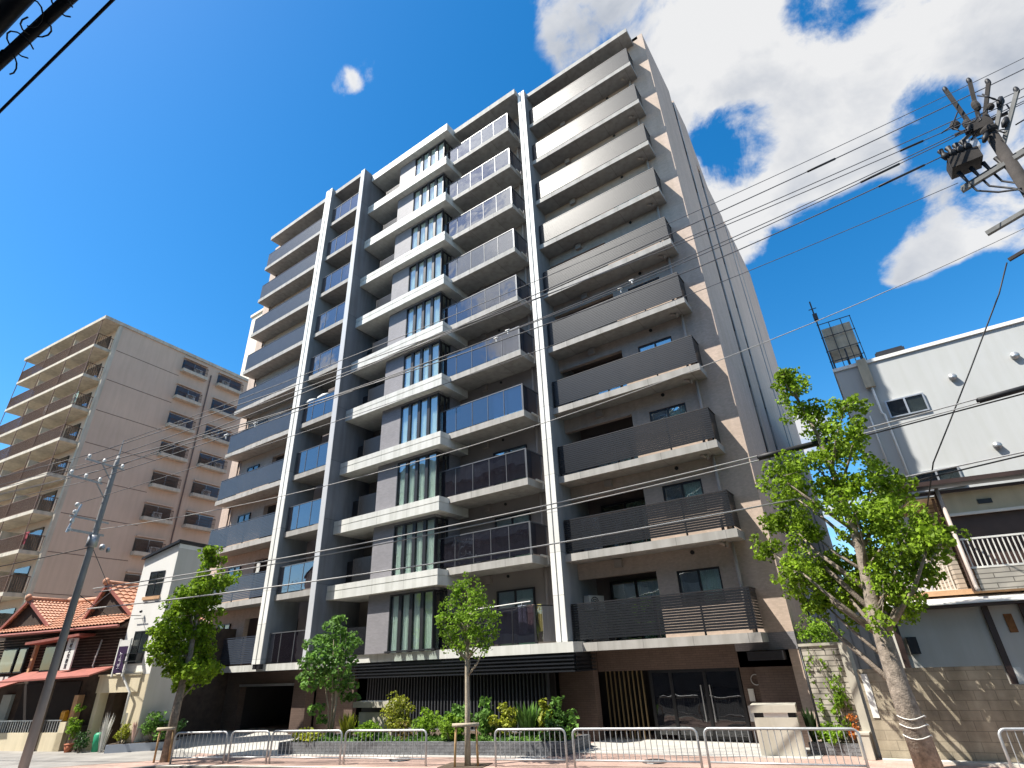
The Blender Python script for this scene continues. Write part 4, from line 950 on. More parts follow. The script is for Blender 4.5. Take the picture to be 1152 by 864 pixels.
shrub('leafy_shrub', 'low shrub with thin reddish leaves under the rounded bush in the planter', -14.75, 14.8, .27, .5, .55, 'leaf_red', 300, .09)
shrub('leafy_shrub', 'dark grey green shrub left of the young street tree in the planter', -13.05, 15.5, .27, .95, 1.0, 'leaf_mid', 800, .14)
shrub('leafy_shrub', 'lime green shrub just left of the young tree trunk, low in front', -12.85, 14.95, .27, .7, .9, 'leaf_lime', 800, .12)
shrub('leafy_shrub', 'tall broad leaved green shrub just right of the young tree trunk', -12.1, 15.75, .27, 1.1, .75, 'leaf_mid', 700, .16)
shrub('leafy_shrub', 'yellow green shrub with large leaves in the middle of the planter right half', -11.4, 15.85, .27, .95, .95, 'leaf_yellow', 600, .15)
blades('palm_plant', 'green feathery palm like plant between two yellow shrubs in the planter', -10.75, 16.1, .27, 1.05, 1.1, 'leaf_mid', 110, .05)
shrub('leafy_shrub', 'upright bright yellow shrub near the right end of the planter', -10.2, 16.2, .27, 1.05, .6, 'leaf_yellow', 800, .15)
shrub('leafy_shrub', 'glossy dark green shrub at the right end of the planter', -9.75, 16.35, .27, 1.1, .85, 'leaf_mid', 800, .17)
shrub('leafy_shrub', 'low dark shrub trailing over the right corner of the planter', -9.75, 15.85, .25, .5, .75, 'leaf_dark', 900, .14)
blades('spiky_plant', 'yellow green spiky plant beside the cream name wall', -16.9, 14.35, .27, .85, .8, 'leaf_yellow', 90, .04)
shrub('leafy_shrub', 'low red flecked hedge under the multi stemmed tree', -18.0, 13.6, .27, .40, 1.0, 'leaf_yellow', 700, .11, n=6)
shrub('leafy_shrub', 'pale green low shrub in front of the cream name wall', -15.9, 14.35, .27, .55, 1.0, 'leaf_lime', 700, .12, n=6)
nw = thing('name_wall', 'low cream wall with a flat overhanging cap behind the planter shrubs', 'wall', (-16.6, 15.4, .2), R(6))
part('body', MB().box(-.75, .75, -.15, .15, 0, .82), 'cream_stone', nw, local=True); part('cap', MB().box(-.95, .95, -.28, .28, .97, 1.15), 'cream_stone', nw, local=True); part('dark_gap', MB().box(-.7, .7, -.1, .1, .821, .969), 'black', nw, local=True)

# gate pillar at the entrance, side planter, ribbed wall
gp_ = thing('gate_pillar', 'cream stone pillar with dark slot and thick cap beside the entrance', 'pillar', (-3.87, 17.45, 0), R(8))
part('body', MB().box(-.52, .52, -.13, .5, 0, .84), 'cream_stone', gp_, local=True)
part('slot', MB().box(-.50, .50, -.09, .46, .841, .949), 'black', gp_, local=True)
part('plate', MB().box(-.27, .32, -.12, -.091, .842, .948), 'signwhite', gp_, local=True)
part('cap', MB().box(-.56, .54, -.17, .55, .95, 1.12), 'cream_stone', gp_, local=True)
sp_ = thing('side_planter', 'short grey stone planter between the gate pillar and the block wall', 'planter', (-2.7, 18.0, 0))
part('stone_wall', MB().box(-3.3, -2.1, 17.85, 17.97, 0, .25), 'granite', sp_); part('soil', MB().box(-3.3, -2.1, 17.971, 18.4, 0, .22), 'soil', sp_)
shrub('leafy_shrub', 'low bright green plant in the short side planter', -2.75, 18.1, .22, .42, .75, 'leaf_lime', 800, .10)
shrub('leafy_shrub', 'orange flowering plant at the right end of the side planter', -2.2, 18.1, .22, .6, .36, 'leaf_orange', 900, .08, n=4)
shrub('climbing_shrub', 'slender green climber trained up the ribbed cream wall', -2.35, 18.28, .22, 1.35, .45, 'leaf_lime', 500, .09, n=7, cat='climber')
blades('spiky_plant', 'dark green plant beside the gate pillar near the entrance corner', -3.2, 18.2, .22, .8, .4, 'leaf_dark', 40, .05)
vine = thing('vine', 'thin bare vine with few leaves climbing to the top of the ribbed wall', 'climber', (-2.6, 18.33, .2))
part('stem', MB().tube([(-2.55, 18.36, .25), (-2.5, 18.37, 1.0), (-2.6, 18.37, 1.7), (-2.72, 18.37, 2.45)], [.014, .012, .01, .006], 5).tube([(-2.3, 18.36, .25), (-2.3, 18.37, .9), (-2.2, 18.37, 1.8), (-2.25, 18.37, 2.4)], [.014, .012, .01, .006], 5), 'bark', vine)
vl = MB()
for i in range(60): leaves(vl, (random.choice((-2.55, -2.28, -2.9)) + random.uniform(-.12, .12), 18.35, random.uniform(.7, 2.45)), .05, 2, .10)
part('foliage', vl, 'leaf_lime', vine)
gw_ = thing('ribbed_wall', 'tall ribbed cream garden wall beside the apartment corner', 'wall', (-2.5, 18.5, 0))
part('panel', MB().box(-3.0, -2.0, 18.42, 18.6, 0, 2.45), 'cream_block', gw_)
part('cap', MB().box(-3.05, -1.95, 18.38, 18.64, 2.451, 2.52), 'cream_stone', gw_)
part('end_post', MB().box(-1.985, -1.80, 17.75, 18.62, 0, 2.5), 'cream_stone', gw_)
part('drain_pipe', MB().tube([(-3.06, 18.6, 0), (-3.06, 18.6, 2.4)], .03, 8), 'darkframe', gw_, smooth=True)
single('end_block', MB().box(-.13, .13, -.18, .18, 0, .5).box(-.15, .15, -.2, .2, .501, .54), 'cream_stone', 'short cream stone post at the end of the side planter', 'post', (-1.97, 17.55, 0))
tree('small_tree', 'small bright green feathery tree rising behind the ribbed wall', [(-2.6, 19.1, 0), (-2.6, 19.1, 1.5), (-2.55, 19.1, 2.6)], [.05, .04, .015], [(-2.95, 19.0, 2.75, .28), (-2.6, 19.1, 2.95, .32), (-2.25, 19.1, 2.78, .28), (-2.65, 18.9, 2.62, .28), (-2.4, 19.3, 2.9, .25)], 2600, .07, 'bark', 'leaf_lime')
gs = thing('metal_shed', 'blue grey sheet metal shed wall in the gap behind the large street tree', 'shed', (-1.8, 22.4, 0))
cg = MB()
for i in range(9): cg.box(-3.1 + i * .27, -2.88 + i * .27, 22.36, 22.42, 0, 4.5)
cg.box(-3.1, .6, 22.421, 24.0, 0, 4.45); part('sheet_wall', cg, 'corrug', gs)
part('dark_panel', MB().box(-.66, .6, 22.34, 22.40, 0, 3.1), 'black', gs)  # flat dark sheet over the lower right part of the shed

# block wall
bw_ = thing('block_wall', 'weathered tan concrete block wall with tree shadows on it', 'wall', (-1.7, 17.45, 0), R(5))
part('high_part', MB().box(0, 2.92, 0, .16, 0, 1.88), 'blockwall', bw_, local=True); part('low_part', MB().box(2.921, 9.0, .0, .16, 0, 1.50), 'blockwall', bw_, local=True)
part('white_panel', MB().box(.06, .20, -.02, -.001, .85, 1.78), 'signwhite', bw_, local=True)
single('gutter_kerb', MB().box(0, 9.0, -.3, -.05, -.01, .05), 'kerb', 'pale kerb strip along the foot of the block wall', 'kerb', (-1.7, 17.45, 0), rz=R(5))

# ------------------------------------------------------------------ guard fence panels
def guard(p0, p1, label):
    p0 = Vector((*p0, 0)); p1 = Vector((*p1, 0)); L_ = (p1 - p0).length; rz = math.atan2(p1.y - p0.y, p1.x - p0.x)
    t = thing('guard_fence', label, 'fence', p0, rz, 'white steel guard fence panels along the kerb')
    f = MB(); f.smooth = True; rr = .12; top = .82
    pts = [(0, 0, -.02), (0, 0, top - rr)] + [(rr - rr * math.cos(a), 0, top - rr + rr * math.sin(a)) for a in (R(22), R(45), R(68), R(90))]
    pts += [(L_ - q[0], 0, q[2]) for q in reversed(pts)]
    f.tube(pts, .029, 8)
    part('frame', f, 'galv', t, local=True)
    b = MB(); b.smooth = True; b.tube([(.02, 0, .16), (L_ - .02, 0, .16)], .022, 8)
    part('bottom_rail', b, 'galv', t, local=True)
    n = max(3, int(L_ / .135)); pk_ = MB(); pk_.smooth = True
    for i in range(1, n): pk_.tube([(L_ * i / n, 0, .16), (L_ * i / n, 0, top)], .0095, 6, False)
    part('pickets', pk_, 'galv', t, local=True)
for p0, p1, lb_ in (((-20.5, 10.5), (-18.75, 11.2), 'guard fence panel beside the propped street tree, leftmost in the row'),
                    ((-18.62, 11.27), (-17.27, 11.67), 'shortest guard fence panel, second from the left, before the garage'),
                    ((-17.15, 11.7), (-14.78, 12.36), 'guard fence panel in front of the multi stemmed tree, third from the left'),
                    ((-14.66, 12.4), (-12.1, 13.05), 'guard fence panel ending left of the young tree and its timber stakes'),
                    ((-10.15, 13.6), (-8.3, 14.1), 'guard fence panel just right of the young tree and its timber stakes'),
                    ((-8.10, 14.14), (-5.15, 14.88), 'long guard fence panel in front of the brass entrance screen'),
                    ((-4.98, 14.92), (-1.82, 15.5), 'long guard fence panel in front of the cream gate pillar'),
                    ((.60, 15.95), (3.4, 16.7), 'guard fence panel cut by the right picture edge, before the block wall')): guard(p0, p1, lb_)

def stakes(label, x, y, dx, h_):
    t = thing('tree_support', label, 'tree support', (x, y, 0), R(38 if dx > .3 else 30))
    for s_ in (-1, 1): part('stake', MB().tube([(s_ * dx * 1.15, -.04, -.02), (s_ * dx, -.1, h_)], [.032, .03], 8), 'stake', t, local=True, smooth=True)
    part('crossbar', MB().tube([(-dx * 1.35, -.15, h_ - .03), (dx * 1.35, -.15, h_ - .03)], .045, 8), 'barkpale', t, local=True, smooth=True)
stakes('timber stakes with crossbar holding the young street tree', -10.93, 13.36, .27, .98)
stakes('timber stakes with crossbar holding the propped tree beside the white house', -21.26, 10.62, .22, .95)
for x, y, lb_ in ((-13.6, 13.6, 'round iron drain cover in the pink pavement before the planter'), (-6.6, 15.6, 'round iron drain cover in the pavement before the entrance')):
    dc = thing('drain_cover', lb_, 'drain cover', (x, y, 0)); part('lid', MB().tube([(0, 0, -.01), (0, 0, .004)], .28, 24), 'granite', dc, local=True); part('ring', MB().tube([(.31 * math.cos(a * .2618), .31 * math.sin(a * .2618), 0) for a in range(25)], .02, 5), 'darkframe', dc, local=True)
tp = MB().prism([(-11.6, 12.95), (-10.4, 13.25), (-10.55, 14.0), (-11.75, 13.7)], -.01, .012)
tag(part('tree_pit', tp, 'soil'), kind='structure')

# pot plants and the planter at the white house
shrub('flowering_bush', 'leafy green bush with white flowers filling the blue grey planter', *loc_to_world(WH, (2.0, .35, 0))[:2], .28, .95, 1.1, 'leaf_mid', 900, .11, n=6)
shrub('leafy_shrub', 'yellow green shrub at the left end of the blue grey planter', *loc_to_world(WH, (1.05, -.15, 0))[:2], .28, .55, .6, 'leaf_yellow', 700, .10)
shrub('leafy_shrub', 'dark green shrub at the right end of the blue grey planter', *loc_to_world(WH, (2.55, .65, 0))[:2], .28, .7, .8, 'leaf_dark', 900, .10)
blades('flower_clump', 'pale pink and white flowers standing in the blue grey planter', *loc_to_world(WH, (1.45, .0, 0))[:2], .28, .75, .35, 'cloth_pink', 30, .03)
def potted(lx, ly, h_, mt, label, plabel, kind):
    x, y, _ = loc_to_world(WH, (lx, ly, 0))
    pt = thing('plant_pot', plabel, 'pot', (x, y, 0))
    part('bowl', MB().tube([(0, 0, 0), (0, 0, .24)], [.12, .17], 12), 'terracotta', pt, local=True, smooth=True); part('rim', MB().tube([(0, 0, .241), (0, 0, .28)], .185, 12), 'terracotta', pt, local=True, smooth=True)
    shrub('potted_plant', label, x, y, .26, h_, .55, mt, 500, .16 if kind else .1, n=5, cat='plant')
potted(-1.45, -.35, 1.25, 'leaf_lime', 'tall broad leaved plant growing in the terracotta pot', 'round terracotta pot left of the white house', 1)
shrub('dry_shrub', 'grey green dry shrub sprawling between terracotta pot and white house', *loc_to_world(WH, (-.75, -.45, 0))[:2], 0, .65, .75, 'leaf_dark', 500, .09)
blades('tall_grass', 'pale dry flower stalks standing before the cream porch', *loc_to_world(WH, (.25, -.3, 0))[:2], 0, 1.35, .5, 'plastic', 34, .02)
single('green_bin', MB().tube([(0, 0, 0), (0, 0, .55), (0, 0, .62)], [.15, .19, .12], 12), 'green_sign', 'small green bin standing before the cream porch of the white house', 'bin', loc_to_world(WH, (-.2, -.15, 0)), smooth=True)

# ------------------------------------------------------------------ right neighbours
WB = thing('white_office_block', 'large plain white building behind the right hand house', 'building', (5, 24.2, 0))
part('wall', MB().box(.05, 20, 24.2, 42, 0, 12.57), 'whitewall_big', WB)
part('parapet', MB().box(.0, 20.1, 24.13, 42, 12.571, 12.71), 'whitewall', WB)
for x0, x1, z in ((1.30, 2.55, 10.11), (1.30, 2.64, 7.20)):
    f = MB().box(x0, x1, 24.12, 24.199, z, z + .05).box(x0, x1, 24.12, 24.199, z + .67, z + .72).box(x0, x0 + .05, 24.12, 24.199, z + .051, z + .669).box(x1 - .05, x1, 24.12, 24.199, z + .051, z + .669).box((x0 + x1) / 2 - .03, (x0 + x1) / 2 + .03, 24.12, 24.199, z + .051, z + .669)
    wv = part('window', f, 'alu', WB); part('pane', MB().box(x0 + .05, x1 - .05, 24.15, 24.16, z + .05, z + .67), 'clearglass', wv); part('blind', MB().box(x0 + .05, (x0 + x1) / 2, 24.175, 24.19, z + .05, z + .67), 'dark_room', wv); part('blind', MB().box((x0 + x1) / 2, x1 - .05, 24.175, 24.19, z + .05, z + .67), 'curtain_dim', wv)
for x, z in ((3.58, 11.14), (3.9, 8.36), (5.47, 11.37)):
    part('vent_cap', MB().tube([(x, 24.19, z), (x, 24.06, z - .02)], [.12, .13], 12), 'alu', WB, smooth=True)
part('wall_duct', MB().box(.88, 1.22, 23.97, 24.125, 11.5, 12.75), 'tank', WB)
part('rain_pipe', MB().tube([(1.08, 24.08, 11.5), (1.08, 24.08, 10.4), (1.15, 24.08, 10.3), (1.15, 24.08, 7.33)], .045, 8), 'whitewall', WB, smooth=True)
part('vent_pipe', MB().tube([(.67, 24.13, 10.4), (.67, 24.13, 8.3)], .03, 6), 'whitewall', WB, smooth=True)
part('side_duct', MB().box(-.10, .045, 24.7, 25.2, 9.4, 10.4), 'green_sign', WB)
part('recess_box', MB().box(.27, .9, 23.93, 24.198, 7.06, 7.7), 'tank', WB)
PHs = thing('rooftop_tank', 'beige rooftop water tank on a frame at the corner of the white building', 'water tank', (.65, 25.2, 12.71))
part('tank', MB().box(.10, 1.21, 24.6, 25.9, 13.7, 14.86), 'tank', PHs)
for x in (.10, .66, 1.15):
    for y in (24.6, 25.8): part('leg', MB().box(x, x + .06, y, y + .06, 12.71, 13.69), 'darkframe', PHs)
fm = MB()
for x in (.02, .45, .9, 1.27): fm.box(x, x + .03, 24.5, 24.53, 12.71, 15.1)
for z in (13.2, 13.7, 14.4, 15.07): fm.box(.0, 1.31, 24.50, 24.525, z, z + .03)
part('frame', fm, 'darkframe', PHs)
an = thing('roof_antenna', 'thin dark aerial mast beside the beige rooftop tank', 'aerial', (.05, 24.6, 12.71))
part('mast', MB().tube([(.05, 24.6, 12.71), (.05, 24.6, 16.4)], .03, 6), 'darkframe', an); part('head', MB().box(-.02, .16, 24.5, 24.7, 15.4, 15.7).tube([(-.1, 24.6, 16.0), (.22, 24.6, 16.0)], .02, 5), 'darkframe', an)
single('roof_vent', MB().box(-.5, .5, -.28, .28, 0, .22).box(-.45, .45, -.23, .23, .221, .29), 'darkframe', 'low dark vent box on the roof edge of the white building', 'vent', (2.1, 24.55, 12.71))

RH = thing('right_house', 'two storey white house with brown metal eaves and white balcony railing', 'house', (.83, 20.0, 0), R(12.4))
# own frame: x along front, y back
lp('lower_wall', MB().box(-1.55, 6, .05, .25, 0, 3.22).box(-1.55, -1.35, .251, 2.5, 0, 3.22), 'whitewall_side', RH)
for x in (-1.6, .60, 1.42, 3.6): lp('timber_post', MB().box(x, x + .14, -.02, .045, 0, 3.22), 'brownmetal', RH)
lp('lower_eave', MB().xprism([(-.55, 3.28), (.6, 3.52), (.6, 3.24), (-.55, 3.22)], -1.75, 6), 'brownmetal', RH)
lp('lower_roof', MB().xprism([(-.62, 3.31), (.75, 3.60), (.75, 3.53), (-.62, 3.285)], -1.8, 6), 'plastic', RH)
lp('siding', MB().box(.78, 6, .02, .14, 3.6, 4.18), 'cream_block', RH)
lp('balcony_floor', MB().box(-1.5, 6, .15, 2.4, 3.55, 3.68), 'timber', RH)
rl = MB()
for i in range(45): rl.box(.80 + i * .115, .825 + i * .115, .06, .09, 4.19, 4.95)
rl.box(.76, 6, .05, .10, 4.951, 5.0); rl.box(.76, 6, .05, .10, 4.181, 4.23)
lp('railing', rl, 'plastic', RH)
rl = MB()
for i in range(16): rl.box(-.85 + i * .1, -.825 + i * .1, 1.35, 1.38, 3.78, 4.5)
rl.box(-.9, .75, 1.34, 1.39, 4.501, 4.54); rl.box(-.9, .75, 1.34, 1.39, 3.74, 3.78)
lp('side_railing', rl, 'plastic', RH)
lp('upper_wall', MB().box(.8, 6, .9, 1.1, 5.75, 6.4).box(.4, 6, 2.4, 2.6, 3.7, 6.4).box(.62, .8, 1.101, 2.4, 3.7, 6.4), 'cream_block', RH)
lp('upper_front', MB().box(.8, 6, .30, .40, 5.72, 6.35), 'cream', RH)
lp('dark_opening', MB().box(.82, 6, .42, .48, 4.0, 5.71), 'brownmetal', RH)
lp('opening_trim', MB().box(.8, 6, .24, .299, 5.66, 5.74), 'plastic', RH)
lp('roof', MB().xprism([(-.35, 6.62), (2.7, 7.15), (2.7, 7.0), (-.35, 6.50)], -.2, 6.2), 'brownmetal', RH)
lp('eave_board', MB().box(-.15, 6.1, .02, .10, 6.30, 6.38).box(-.15, -.05, .101, 2.6, 6.28, 6.5), 'brownmetal', RH)
lp('soffit', MB().box(-.05, .8, .11, 2.6, 6.22, 6.26).box(-.05, .8, 1.2, 1.28, 6.1, 6.219).box(-.05, .8, 2.0, 2.08, 6.1, 6.219), 'tank', RH)
lp('corner_post', MB().box(.60, .74, .02, .14, 3.6, 6.29), 'brownmetal', RH)
lp('brace', MB().bar((.55, .2, 6.2), (.75, 1.2, 5.0), .07, .07), 'brownmetal', RH)
lp('rain_pipe', MB().tube([(.66, -.05, 6.45), (.66, -.05, 3.75), (.60, -.3, 3.62)], .055, 8), 'pipe', RH, smooth=True)
lp('wall_vent', MB().box(1.62, 1.96, .27, .299, 5.93, 6.06), 'darkframe', RH)
lp('meter_box', MB().box(-1.36, -1.14, -.10, .049, 2.14, 2.56), 'black', RH)
lp('rust_stain', MB().prism([(1.02, .03), (1.2, .03), (1.2, .049), (1.02, .049)], 2.55, 3.0), 'rustpatch', RH)
lp('side_window', MB().box(1.7, 2.6, .0, .049, 1.9, 2.9), 'darkglass', RH)
lp('white_strip', MB().box(.745, .9, -.01, .049, 1.2, 1.75), 'plastic', RH)

# ------------------------------------------------------------------ utility poles and wires
UX, UY = .965, .2623                                   # along the street
def on(s_, off, z): return (-23 + UX * s_ - UY * off, 7.5 + UY * s_ + UX * off, z)
pL = thing('utility_pole', 'slim grey concrete utility pole with white insulators on the left', 'utility pole', (-23, 7.5, 0))
part('pole', MB().tube([(-23, 7.5, -.16), (-23, 7.5, 9.6), (-23, 7.5, 9.9)], [.135, .08, .05], 14), 'pole', pL, smooth=True)
part('tip_rod', MB().tube([(-23, 7.5, 9.9), (-23, 7.5, 10.55)], [.03, .015], 8), 'galv', pL)
INS = []
for z, offs in ((9.45, (-1.0, -.45, .25)), (8.75, (-1.4, -.9, -.4))):
    arm = part('cross_arm', MB().bar(on(0, min(offs) - .1, z), on(0, max(offs) + .1, z), .07, .07).bar(on(0, -.5, z), on(.0, -.08, z - .45), .03, .03), 'galv', pL)
    for o_ in offs:
        p = on(0, o_, z); part('insulator', MB().tube([(p[0], p[1], z + .03), (p[0], p[1], z + .12), (p[0], p[1], z + .2)], [.03, .06, .04], 10), 'porcelain', arm, smooth=True); INS.append((o_, z + .2))
a2 = part('bracket_arm', MB().bar(on(0, -1.0, 7.45), on(0, .35, 7.45), .06, .06).bar(on(0, -.9, 7.0), on(0, .3, 7.0), .08, .08).bar(on(0, -.95, 6.9), on(0, -.75, 7.9), .05, .05), 'galv', pL)
for z in (7.0, 7.3, 7.6, 7.85): part('insulator', MB().ball(on(0, -.88, z), .07, .07, .09), 'porcelain', a2, smooth=True)
part('clamp', MB().tube([on(0, 0, 6.55), on(0, 0, 6.95)], .17, 12).ball(on(.05, .35, 6.6), .10, .1, .12).ball(on(.25, .45, 6.5), .07, .07, .1), 'galv', pL, smooth=True)
part('step_bolt', MB().bar(on(-.2, 0, 5.2), on(.2, 0, 5.2), .02, .02).bar(on(-.2, 0, 4.4), on(.2, 0, 4.4), .02, .02).bar(on(-.2, 0, 3.6), on(.2, 0, 3.6), .02, .02), 'galv', pL)

PX, PY = 6.05, 17.80
pR = thing('utility_pole', 'stout grimy utility pole crowded with arms, switch box and cables on the right', 'utility pole', (PX, PY, 0))
part('pole', MB().tube([(PX, PY, -.1), (PX, PY, 16.3)], [.22, .15], 14), 'polebrown', pR, smooth=True)
def arm(name, p0, p1, wd=.10, mt='armsteel'): return part(name, MB().bar(p0, p1, wd, wd), mt, pR)
for p0, p1 in (((5.74, 17.90, 18.54), (5.80, 17.89, 16.62)), ((6.28, 17.72, 18.29), (5.95, 17.84, 16.5)), ((6.59, 17.61, 17.83), (6.04, 17.8, 16.55)), ((6.60, 17.6, 16.95), (6.06, 17.80, 15.9)), ((6.95, 17.47, 16.95), (6.12, 17.78, 15.5))):
    a = arm('bracket_arm', p0, p1, .10, 'polebrown' if p0[2] > 17.5 else 'armsteel')
    part('insulator', MB().ball((p0[0], p0[1], p0[2] + .04), .07, .07, .15), 'cable', a, smooth=True)
part('head_gear', MB().box(5.72, 6.2, 17.65, 18.0, 16.35, 16.75).ball((5.5, 17.97, 17.1), .14, .13, .17).ball((5.74, 17.9, 16.88), .12, .12, .2).ball((6.1, 17.75, 17.3), .11, .1, .24).ball((6.35, 17.7, 17.0), .10, .1, .13).ball((6.03, 17.7, 16.2), .22, .16, .16).box(5.3, 6.6, 17.7, 17.78, 16.5, 16.58), 'polebrown', pR)
sw_ = part('switch_box', MB().box(4.86, 5.62, 17.75, 18.35, 15.42, 15.85), 'polebrown', pR)
part('switch_lid', MB().box(5.15, 5.72, 17.8, 18.3, 15.851, 16.25), 'galv', sw_)
for i in range(4):
    x = 4.88 + i * .19; part('bushing', MB().tube([(x, 17.8, 15.85), (x - .02, 17.8, 16.0), (x - .04, 17.8, 16.1), (x - .06, 17.8, 16.25)], [.08, .11, .06, .09], 8), 'cable', sw_, smooth=True)
for i in range(14):
    p0 = Vector((random.uniform(5.3, 6.7), 17.75 + random.uniform(-.35, .25), random.uniform(16.0, 17.4))); p1 = p0 + Vector((random.uniform(-.6, .6), random.uniform(-.2, .2), random.uniform(-.7, .5)))
    md = p0.lerp(p1, .5) + Vector((0, -.1, -random.uniform(.05, .25)))
    part('jumper_wire', MB().tube([p0, md, p1], .022, 5), 'cable', pR, smooth=True)
for p in ((5.55, 17.7, 16.35), (6.45, 17.55, 16.75), (6.3, 17.6, 16.0), (5.75, 17.6, 15.75)):
    part('arrester', MB().tube([p, (p[0] + .08, p[1], p[2] + .15), (p[0] + .16, p[1], p[2] + .3)], [.05, .085, .05], 8), 'cable', pR, smooth=True)
arm('switch_hanger', (5.2, 18.0, 16.3), (6.05, 17.75, 16.55), .08)
ca = arm('cross_arm', (4.86, 18.1, 14.72), (7.6, 17.3, 15.05), .13)
arm('cross_arm', (4.95, 18.3, 14.95), (7.6, 17.55, 15.25), .11)
for i in range(4):
    x = 5.0 + i * .30; part('cable_tail', MB().tube([(x, 18.0, 15.35), (x + .06, 18.0, 14.95), (x + .14, 17.98, 14.45), (x + .5, 17.85, 14.05 - .04 * i), (5.85, 17.7, 13.8), (6.1, 17.55, 13.0)], [.065, .04, .03, .03, .03, .03], 6), 'cable', ca, smooth=True)
arm('brace', (6.1, 17.65, 13.9), (6.75, 17.5, 15.0), .09)
arm('lower_arm', (4.88, 18.16, 13.02), (7.2, 17.45, 13.35), .13)
arm('service_arm', (5.0, 18.12, 11.95), (6.9, 17.6, 12.35), .09, 'polebrown')
arm('cable_bracket', (5.55, 19.2, 8.25), (6.05, 17.85, 8.25), .08); arm('cable_bracket', (5.55, 19.2, 6.6), (6.05, 17.85, 6.6), .08)

def wire(name, label, pts, rad, mt='wire', n=5):
    mb = MB(); mb.smooth = True; mb.tube(pts, rad, n)
    return tag(part(name, mb, mt), label, 'wire', 'overhead wires along the street')
PW = (-23, 7.5, .9425, .3342); TL = (-23.2, 8.0, .932, .3624)          # where the two runs of wire start and the way they go
def sagline(b, c, z0, off0, s0=0.0, s1=48.0, ns=26, run=PW):
    out = []
    for i in range(ns + 1):
        t = s0 + (s1 - s0) * i / ns; o_ = off0 * max(0, 1 - t / 22)
        out.append((run[0] + run[2] * t - run[3] * o_, run[1] + run[3] * t + run[2] * o_, z0 + b * t + c * t * t))
    return out
def coef(zl, zm, sm, zr, sr):                       # parabola through (0,zl),(sm,zm),(sr,zr)
    A_ = [(sm, sm * sm, zm - zl), (sr, sr * sr, zr - zl)]
    det = A_[0][0] * A_[1][1] - A_[1][0] * A_[0][1]
    return (A_[0][2] * A_[1][1] - A_[1][2] * A_[0][1]) / det, (A_[0][0] * A_[1][2] - A_[1][0] * A_[0][2]) / det
def street_wire(name, label, zl, zm, sm, zr, sr, off0, s1=48.0, rad=.014, mt='wire', run=PW):
    b, c = coef(zl, zm, sm, zr, sr)
    return wire(name, label, sagline(b, c, zl, off0, 0, s1, int(s1 * .8), run), rad, mt)
street_wire('power_line', 'topmost thin wire crossing the clouds to the right pole head', 10.5, 16.19, 24.15, 18.92, 32.82, 0, 46, .012)
street_wire('power_line', 'dark wire just under the topmost one, with a black sleeve near the right pole', 9.66, 15.73, 24.04, 18.44, 32.63, .25, 46, .018)
street_wire('power_line', 'upper of two close parallel wires, third wire from the top before the cloud', 9.65, 15.18, 23.91, 17.07, 30.48, -.45, 46, .015)
street_wire('power_line', 'lower of two close parallel wires, fourth wire from the top before the cloud', 9.65, 15.01, 23.87, 16.78, 30.37, -1.0, 46, .015)
street_wire('power_line', 'fifth wire from the top, running close above a parallel one', 8.96, 14.43, 23.74, 16.47, 30.21, -.4, 46, .015)
street_wire('power_line', 'sixth wire from the top, running close below a parallel one', 8.95, 14.29, 23.7, 16.37, 30.17, -.9, 46, .015)
street_wire('power_line', 'seventh wire ending at the brown switch box on the right pole', 8.94, 13.84, 23.6, 15.63, 29.35, -1.4, 29.35, .018)
street_wire('power_line', 'thin wire ending at the double cross arm of the right pole', 7.9, 13.25, 24.81, 14.5, 29.36, -.88, 29.36, .011)
street_wire('power_line', 'thin pale wire passing the middle storeys and the right cloud alone', 7.16, 8.74, 16.25, 12.47, 30.21, 0, 46, .013, 'wirelight')
street_wire('telephone_cable', 'upper strand of the pale paired cable across the lower storeys', 5.25, 5.96, 10.49, 7.33, 22.27, .0, 46, .019, 'wirelight', TL)
street_wire('telephone_cable', 'lower strand of the pale paired cable across the lower storeys', 5.14, 5.83, 10.49, 7.20, 22.27, .1, 46, .017, 'wirelight', TL)
street_wire('telephone_cable', 'lowest pale cable crossing the bottom balconies', 4.60, 5.01, 10.57, 5.97, 22.52, .0, 46, .022, 'wirelight', TL)
b, c = coef(5.25, 5.96, 10.49, 7.33, 22.27)
for s0, s1, lb_ in ((22.25, 24.3, 'thick black sleeve on the cable in front of the large street tree'), (28.1, 33.0, 'thick black sleeve on the cable before the white building, far right')):
    o = wire('cable_sleeve', lb_, sagline(b, c, 5.19, 0, s0, s1, 4, TL), .085, 'cable', 8); o['category'] = 'cable sleeve'
for s0, s1, zl, zm, sm, zr, sr, lb_ in ((25.7, 26.6, 9.66, 15.73, 24.04, 18.44, 32.63, 'black sleeve on the second wire from the top'), (28.4, 29.1, 9.65, 15.01, 23.87, 16.78, 30.37, 'black sleeve on the close pair of wires near the right pole'), (27.0, 28.2, 8.95, 14.29, 23.7, 16.37, 30.17, 'black sleeve on the fifth and sixth wires'), (27.4, 28.8, 8.94, 13.84, 23.6, 15.63, 29.35, 'black sleeve on the wire running to the switch box')):
    b, c = coef(zl, zm, sm, zr, sr); o = wire('cable_sleeve', lb_, sagline(b, c, zl, 0, s0, s1, 3), .036, 'cable', 8); o['category'] = 'cable sleeve'
